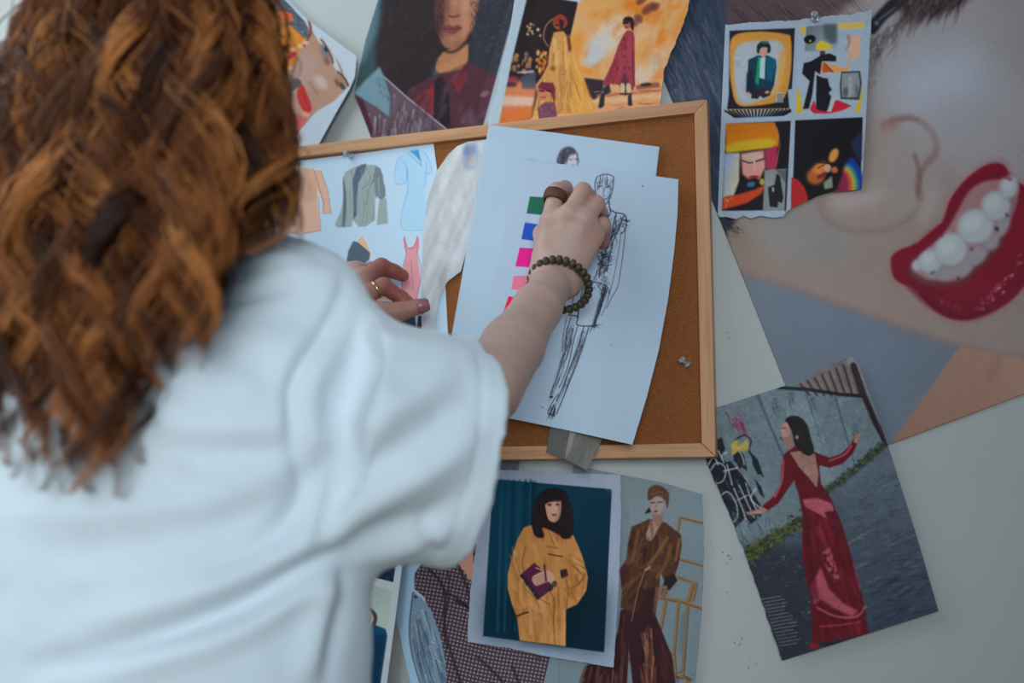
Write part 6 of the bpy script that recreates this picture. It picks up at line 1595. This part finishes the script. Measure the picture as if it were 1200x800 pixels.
def hair(root):
    R = random.Random(11)
    h = HEAD
    V, Fq, C = [], [], []
    NS, SEG = 3, 46

    def spine_pt(t, ctl):
        # cubic Bezier
        a, b, c_, d_ = ctl
        return a * (1 - t) ** 3 + 3 * b * t * (1 - t) ** 2 + 3 * c_ * t * t * (1 - t) + d_ * t ** 3
    base = 0
    tones = [lin(q) for q in ((48, 22, 12), (84, 42, 20), (124, 68, 32), (164, 96, 48), (200, 126, 68), (96, 50, 25), (66, 33, 17))]
    # ends of the locks in the photo plane: rows of (y, x from, x to)
    rows = [(180, -40, 342), (230, -40, 348), (275, -40, 346), (330, -50, 250), (380, -50, 232), (430, -50, 224), (475, -50, 160), (520, -50, 140), (560, -30, 125)]
    wts = [1.0, 1.1, 1.2, 1.0, 1.0, 1.0, .9, .9, .6]
    locks = []
    for i in range(300):
        k = R.choices(range(len(rows)), wts)[0]; y, xa, xb = rows[k]
        ex_ = R.uniform(xa, xb); ey_ = y + R.uniform(-26, 26)
        locks.append((ex_, ey_, 0))
    for i in range(50):
        locks.append((R.uniform(-59, 15), R.uniform(230, 460), 0))
    for i in range(90):
        locks.append((R.uniform(215, 325), R.uniform(150, 288), 0))
    # the outline locks that show against the wall and the shirt
    for ex_, ey_ in [(342, 282), (338, 268), (330, 285), (318, 290), (300, 286), (224, 432), (232, 425), (205, 405), (190, 440), (150, 518), (140, 515), (118, 560), (95, 575), (70, 578), (128, 545), (345, 225), (343, 180), (334, 140), (336, 250), (210, 360), (228, 350), (326, 262), (344, 200)]:
        for q in range(2): locks.append((ex_ + R.uniform(-4, 4), ey_ + R.uniform(-5, 5), 1))
    for li, (ex_, ey_, edge) in enumerate(locks):
        if -60 < ex_ < 350:
            u = (ex_ + 40) / 385.0
        long = (ey_ - 180) / 400
        # root on the scalp: azimuth runs from the left ear over the back of the head to the right ear
        th = math.radians(-200 + 220 * u + R.uniform(-22, 22)); el = math.radians(R.uniform(8, 80) if not edge else R.uniform(0, 50))
        n = np.array((math.cos(th) * math.cos(el), math.sin(th) * math.cos(el), math.sin(el)))
        if n[1] > .55: n[1] *= .5
        rt = h + np.array((0, -.012, .02)) + n * np.array((.078, .096, .093))
        front = R.random()
        bulge = R.uniform(.03, .085)
        mid = P(ex_ * .72 + 190 * .28 + R.uniform(-16, 16), 40 + (ey_ - 40) * R.uniform(.25, .45), YT - .055 - bulge * .75 - .03 * (1 - abs(2 * u - 1)))
        if u > .84 or u < .1: mid[1] += R.uniform(.03, .12)
        yend = YT - .135 - R.uniform(0, .03)
        if ey_ < 300 and ex_ > 235: yend = YT - .09 + R.uniform(-.03, .08)
        end = P(ex_, ey_, yend)
        c1 = rt + n * bulge * 1.1 + np.array((0, 0, .015))
        ln_ = np.linalg.norm(end - rt)
        pre = end + np.array((0, 0, min(.24, .62 * ln_))); pre[1] = mid[1] * .5 + end[1] * .5 - .012
        kx = R.uniform(.35, .62)
        c1 = np.array((pre[0] * kx + rt[0] * (1 - kx), rt[1] + n[1] * bulge, rt[2] + R.uniform(.0, .05)))
        ctl = (rt, c1, pre, end)
        under = (not edge) and (li % 5 < 2)
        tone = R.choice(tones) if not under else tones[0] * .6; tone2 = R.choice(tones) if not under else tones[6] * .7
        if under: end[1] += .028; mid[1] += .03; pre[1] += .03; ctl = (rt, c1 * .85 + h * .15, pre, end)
        amp = R.uniform(.008, .017) if not edge else R.uniform(.006, .012); wl = R.uniform(.064, .112); ph = R.uniform(0, 6.28); hd = R.choice((-1, 1))
        L = np.linalg.norm(mid - rt) + np.linalg.norm(end - mid)
        turns = L / wl
        ns = 32 if not edge else 12
        T = np.linspace(0, 1, SEG)
        Sp = np.array([spine_pt(t, ctl) for t in T])
        # keep the mass of hair inside its outline
        hx, hy = proj(Sp)
        rb = np.interp(hy, [-120, 0, 60, 130, 180, 285, 300, 440, 480, 580], [270, 298, 309, 321, 331, 338, 250, 226, 160, 130]) - (5 if edge else 14)
        lb = np.interp(hy, [-120, 0, 37, 75, 110, 200], [100, 70, 50, 22, 0, -60])
        sh_ = np.maximum(0, lb - hx) - np.maximum(0, hx - rb)
        Sp = Sp + (sh_ * np.linalg.norm(Sp - CAM, axis=1) / F)[:, None] * RW[:, 0]
        tan = np.gradient(Sp, axis=0); tan /= np.linalg.norm(tan, axis=1)[:, None] + 1e-9
        s1 = np.cross(tan, np.array((.2, 1, .1))); s1 /= np.linalg.norm(s1, axis=1)[:, None] + 1e-9; s2 = np.cross(tan, s1)
        env = np.clip(T * 2.0, 0, 1) ** 1.2 * (.8 + .7 * T)
        hel = s1 * (np.cos(ph + 2 * np.pi * turns * T) * amp * env)[:, None] + s2 * (np.sin(ph + 2 * np.pi * turns * T) * amp * env * .8 * hd)[:, None]
        lw = R.uniform(.004, .009) if not edge else R.uniform(.002, .0045)
        for q in range(ns):
            r_ = math.sqrt(R.random()) * (2.4 if q % 4 == 0 else 1.0); a_ = R.uniform(0, 6.28); o1, o2 = r_ * math.cos(a_) * lw, r_ * math.sin(a_) * lw
            spread = (1.3 - .5 * T - .6 * np.clip(T - .8, 0, 1) * 4)[:, None]
            jit = R.uniform(.88, 1.12); p2 = ph + R.uniform(-.33, .33) * (1 if q % 4 else 3); fz = R.uniform(0, .0004) if q % 4 else R.uniform(.0003, .0012)
            he = s1 * (np.cos(p2 + 2 * np.pi * turns * T) * amp * env * jit)[:, None] + s2 * (np.sin(p2 + 2 * np.pi * turns * T) * amp * env * .8 * jit * hd)[:, None]
            pts = Sp + he + (s1 * o1 + s2 * o2) * spread + np.array([[R.gauss(0, fz) for _ in range(3)] for _ in range(SEG)])
            rad = R.uniform(.0005, .0009) * np.clip((1 - T) * 6, .12, 1)
            ang = np.arange(NS) * 2 * np.pi / NS
            ring = pts[:, None] + (s1[:, None] * np.cos(ang)[None, :, None] + s2[:, None] * np.sin(ang)[None, :, None]) * rad[:, None, None]
            V.append(ring.reshape(-1, 3))
            idx = base + np.arange(SEG * NS).reshape(SEG, NS)
            nx = np.roll(idx, -1, 1)
            Fq.append(np.stack([idx[:-1], nx[:-1], nx[1:], idx[1:]], -1).reshape(-1, 4))
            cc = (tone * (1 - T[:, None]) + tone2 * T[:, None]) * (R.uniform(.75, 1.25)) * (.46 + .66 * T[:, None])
            C.append(np.repeat(cc, NS, 0)); base += SEG * NS
    # scalp cap under the locks
    n, m = 28, 20; cap = []
    for i in range(m):
        el = math.radians(-38 + 128 * i / (m - 1))
        for j in range(n):
            th = 2 * math.pi * j / n
            rr = np.array((.084, .101, .100))
            v = np.array((math.cos(th) * math.cos(el), math.sin(th) * math.cos(el), math.sin(el)))
            if v[1] > .35 and v[2] < .45: rr = rr * .80
            cap.append(h + np.array((0, -.014, .02)) + v * rr)
    V.append(np.array(cap)); idx = base + np.arange(n * m).reshape(m, n); nx = np.roll(idx, -1, 1)
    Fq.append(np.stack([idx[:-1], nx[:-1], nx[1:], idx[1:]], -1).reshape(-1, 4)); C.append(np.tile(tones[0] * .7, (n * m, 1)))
    mt = attr_mat('auburn_hair', .5, .22, .18, 300)
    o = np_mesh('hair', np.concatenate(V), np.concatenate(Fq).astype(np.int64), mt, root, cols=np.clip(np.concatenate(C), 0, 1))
    o['label'] = 'long curly auburn hair'
    return o


def tube_ring(bm, c, nrm, R, r, segs=48, sides=12, sx=1.0, flat=None):
    c = Vector(c); nrm = Vector(nrm).normalized()
    a = nrm.orthogonal().normalized(); b = nrm.cross(a); rings = []
    for i in range(segs):
        t = 2 * math.pi * i / segs; d = a * math.cos(t) + b * math.sin(t); ring = []
        for k in range(sides):
            s = 2 * math.pi * k / sides; cs, sn = math.cos(s), math.sin(s)
            if flat:
                p = 4.0; q = (abs(cs) ** p + abs(sn) ** p) ** (-1 / p); ring.append(bm.verts.new(c + d * (R + r * q * cs) + nrm * (flat * q * sn)))
            else:
                ring.append(bm.verts.new(c + d * (R + r * cs) + nrm * (r * sn)))
        rings.append(ring)
    for i in range(segs):
        A, B = rings[i], rings[(i + 1) % segs]
        for k in range(sides): bm.faces.new((A[k], A[(k + 1) % sides], B[(k + 1) % sides], B[k]))


def jewellery(root):
    # wooden bead bracelet, loose on the right wrist
    ax_ = unit(WRR - ELR) + np.array((-.02, -.10, .10)); ax_ = unit(ax_)
    c = P(656, 334, -.092)
    r1 = unit(np.array((1, 0, 0)) - ax_ * ax_[0]); r2 = np.cross(ax_, r1)
    br = empty('bracelet', c); br.parent = root; br.location = Vector(c) - Vector(root.location)
    br['label'] = 'bracelet of dark olive wooden beads'
    mb = simple_mat('dark_wood_bead', (70, 60, 44), .45, noise=.35, nscale=220, stretch=(1, 1, 1), bump=.2, bscale=500)
    bm = bmesh.new(); tube_ring(bm, c, ax_, .0335, .0008, 48, 6); bm_obj('elastic_cord', bm, simple_mat('dark_cord', (40, 34, 28), .7), br, True)
    src = None
    n = 27
    for i in range(n):
        t = 2 * math.pi * i / n; p = c + (r1 * math.cos(t) + r2 * math.sin(t)) * .0335
        tg = -r1 * math.sin(t) + r2 * math.cos(t)
        if src is None:
            bm = bmesh.new()
            lathe(bm, [(.0010, -.0036), (.0036, -.0034), (.0050, -.0020), (.0054, 0), (.0050, .0020), (.0036, .0034), (.0010, .0036)], 16, Matrix.Identity(4))
            me = bpy.data.meshes.new('bead'); bmesh.ops.recalc_face_normals(bm, faces=bm.faces); bm.to_mesh(me); bm.free(); me.materials.append(mb)
            me.polygons.foreach_set('use_smooth', np.ones(len(me.polygons), bool))
            src = o = bpy.data.objects.new('bead', me)
        else:
            o = src.copy()
        COL.objects.link(o); o.parent = br
        o.matrix_local = Matrix.Translation(Vector(p - c)) @ Vector(tg).to_track_quat('Z', 'Y').to_matrix().to_4x4()
    # wide leather ring on the right index finger
    a, b = RH['index'][0][0], RH['index'][0][1]
    d = b - a; bm = bmesh.new(); tube_ring(bm, a + d * .80, unit(d) + np.array((.08, 0, .0)), .0124, .0016, 48, 12, flat=.0066)
    o = bm_obj('leather_ring', bm, simple_mat('brown_leather', (92, 52, 32), .55, noise=.3, nscale=300, bump=.3, bscale=900), root, True); o['label'] = 'wide brown leather ring'
    a, b = LH['index'][0][0], LH['index'][0][1]
    d = b - a; bm = bmesh.new(); tube_ring(bm, a + d * .58, d, .0108, .0013, 40, 10, flat=.0022)
    o = bm_obj('gold_ring', bm, simple_mat('gold', (206, 170, 122), .3, 1.0), root, True); o['label'] = 'thin gold ring'


def person():
    root = empty('person', (float(CX), YT, 0))
    tag(root, 'person with long curly auburn hair and white shirt, back turned, reaching to the board', 'person')
    body(root); shirt(root); hair(root); jewellery(root)
    return root


# ------------------------------------------------------------------ the room
def wall_mat(name, col):
    m, N, L, b = new_mat(name)
    tc = N.new('ShaderNodeTexCoord')
    n1 = N.new('ShaderNodeTexNoise'); n1.inputs['Scale'].default_value = 4; n1.inputs['Detail'].default_value = 5
    n2 = N.new('ShaderNodeTexNoise'); n2.inputs['Scale'].default_value = 170; n2.inputs['Detail'].default_value = 4
    for q in (n1, n2): L.new(tc.outputs['Object'], q.inputs['Vector'])
    r = N.new('ShaderNodeValToRGB'); r.color_ramp.elements[0].position = .35; r.color_ramp.elements[1].position = .65
    c = lin(col); r.color_ramp.elements[0].color = (*(c * .955), 1); r.color_ramp.elements[1].color = (*c, 1)
    L.new(n1.outputs['Fac'], r.inputs['Fac']); L.new(r.outputs['Color'], b.inputs['Base Color']); b.inputs['Roughness'].default_value = .7
    bp = N.new('ShaderNodeBump'); bp.inputs['Strength'].default_value = .25; bp.inputs['Distance'].default_value = .0015
    L.new(n2.outputs['Fac'], bp.inputs['Height']); L.new(bp.outputs['Normal'], b.inputs['Normal'])
    return m


def room():
    mw = wall_mat('painted_plaster', (193, 192, 188))
    bm = bmesh.new(); box(bm, -1.6, 2.6, 0.0005, .12, 0, 2.7); tag(bm_obj('wall_back', bm, mw), kind='structure')
    # left wall with a large window opening
    x0, x1 = -1.72, -1.6; y0, y1, z0, z1 = -1.45, -.25, .75, 2.45
    bm = bmesh.new()
    for a in ((-4.2, y0, 0, 2.7), (y1, .12, 0, 2.7), (y0, y1, 0, z0), (y0, y1, z1, 2.7)): box(bm, x0, x1, a[0], a[1], a[2], a[3])
    tag(bm_obj('wall_left', bm, mw), kind='structure')
    bm = bmesh.new(); f = .06
    for a in ((y0, y0 + f, z0, z1), (y1 - f, y1, z0, z1), ((y0 + y1) / 2 - f / 2, (y0 + y1) / 2 + f / 2, z0, z1), (y0, y1, z0, z0 + f), (y0, y1, z1 - f, z1)): box(bm, x0 + .03, x1 - .03, a[0], a[1], a[2], a[3])
    tag(bm_obj('window_1', bm, simple_mat('white_window_paint', (230, 232, 232), .5)), kind='structure')
    bm = bmesh.new(); box(bm, -1.72, 2.6, -4.2, .12, -.1, 0)
    mf = simple_mat('wooden_floorboards', (150, 120, 92), .5, noise=.25, nscale=6, stretch=(1, 12, 1))
    tag(bm_obj('floor', bm, mf), kind='structure')
    # small flecks of dirt on the plaster
    md = simple_mat('dirt', (120, 116, 104), .9)
    rr = random.Random(5)
    bm = bmesh.new()
    for cx, cy, n, s in [(855, 655, 12, 14), (864, 748, 12, 9), (846, 690, 5, 16), (905, 395, 2, 10), (880, 790, 4, 20), (853, 393, 2, 3), (835, 640, 6, 10)]:
        for i in range(n):
            p = P(cx + rr.gauss(0, s * .5), cy + rr.gauss(0, s * .5), 0)
            r = rr.uniform(.0003, .0008); M = Matrix.Translation(Vector((p[0], .0004, p[2]))) @ Matrix.Diagonal((rr.uniform(.6, 1.6), .5, rr.uniform(.6, 1.6), 1))
            bmesh.ops.create_icosphere(bm, subdivisions=1, radius=r, matrix=M)
    o = bm_obj('dirt_specks', bm, md); tag(o, 'tiny dirt specks on the bare plaster', 'dirt', kind='stuff')


def lights():
    w = bpy.data.worlds.new('world'); SC.world = w; w.use_nodes = True
    bg = w.node_tree.nodes['Background']; bg.inputs['Color'].default_value = (*WORLD_COL, 1); bg.inputs['Strength'].default_value = WORLD_STR
    def area(name, loc, target, w_, h_, energy, col, spread):
        a = bpy.data.lights.new(name, 'AREA'); a.shape = 'RECTANGLE'; a.size = w_; a.size_y = h_
        a.energy = energy; a.color = col; a.spread = math.radians(spread)
        o = bpy.data.objects.new(name, a); COL.objects.link(o)
        o.location = loc; o.rotation_euler = (Vector(target) - Vector(loc)).to_track_quat('-Z', 'Y').to_euler()
    area('window_daylight', (-1.56, -.85, 1.6), (.6, -.55, 1.3), 1.0, 1.5, KEY, KEY_COL, 170)
    area('added_overhead_light', (-.95, -.95, 2.55), (-.75, -.7, 1.2), 1.1, 1.1, KEY3, KEY_COL, 170)  # area lamp added overhead for light from the upper left, no roof opening
    area('added_front_fill', SB, SBT, 1.1, 1.1, KEY2, KEY2_COL, SPREAD)  # unseen fill lamp added behind the camera, brightest towards the middle


GA = {k: 1.0 for k in ('poster', 'four', 'red', 'coat', 'suit', 'blazer', 'strip', 'curly', 'fire', 'collage', 'garment', 'silver', 'back', 'front', 'ribbon')}
GA.update(GAINS)
room()
cork_board()
for fn in (face_poster, blazer_print, red_dress, four_picture, curly_portrait, suit_print, face_collage, coat_print, photo_strip, fire_print, garment_sheet, silver_sheet, blank_sheet, back_sketch, front_sheet, ribbon):
    if fn.__name__ not in SKIP: fn()
push_pin(806, 428, BOARD_FACE, 'clear push pin stuck in bare cork beside the right frame stile', (-.55, .6))
push_pin(413, 184, BOARD_FACE + .002, 'clear push pin holding the garment drawing sheet under the top rail', (-.6, .35))
push_pin(955, 23, .005, 'clear push pin in the torn top edge of the four-picture page', (0, .1))
if 'person' not in SKIP: person()
lights()
SC.cycles.use_denoising = True
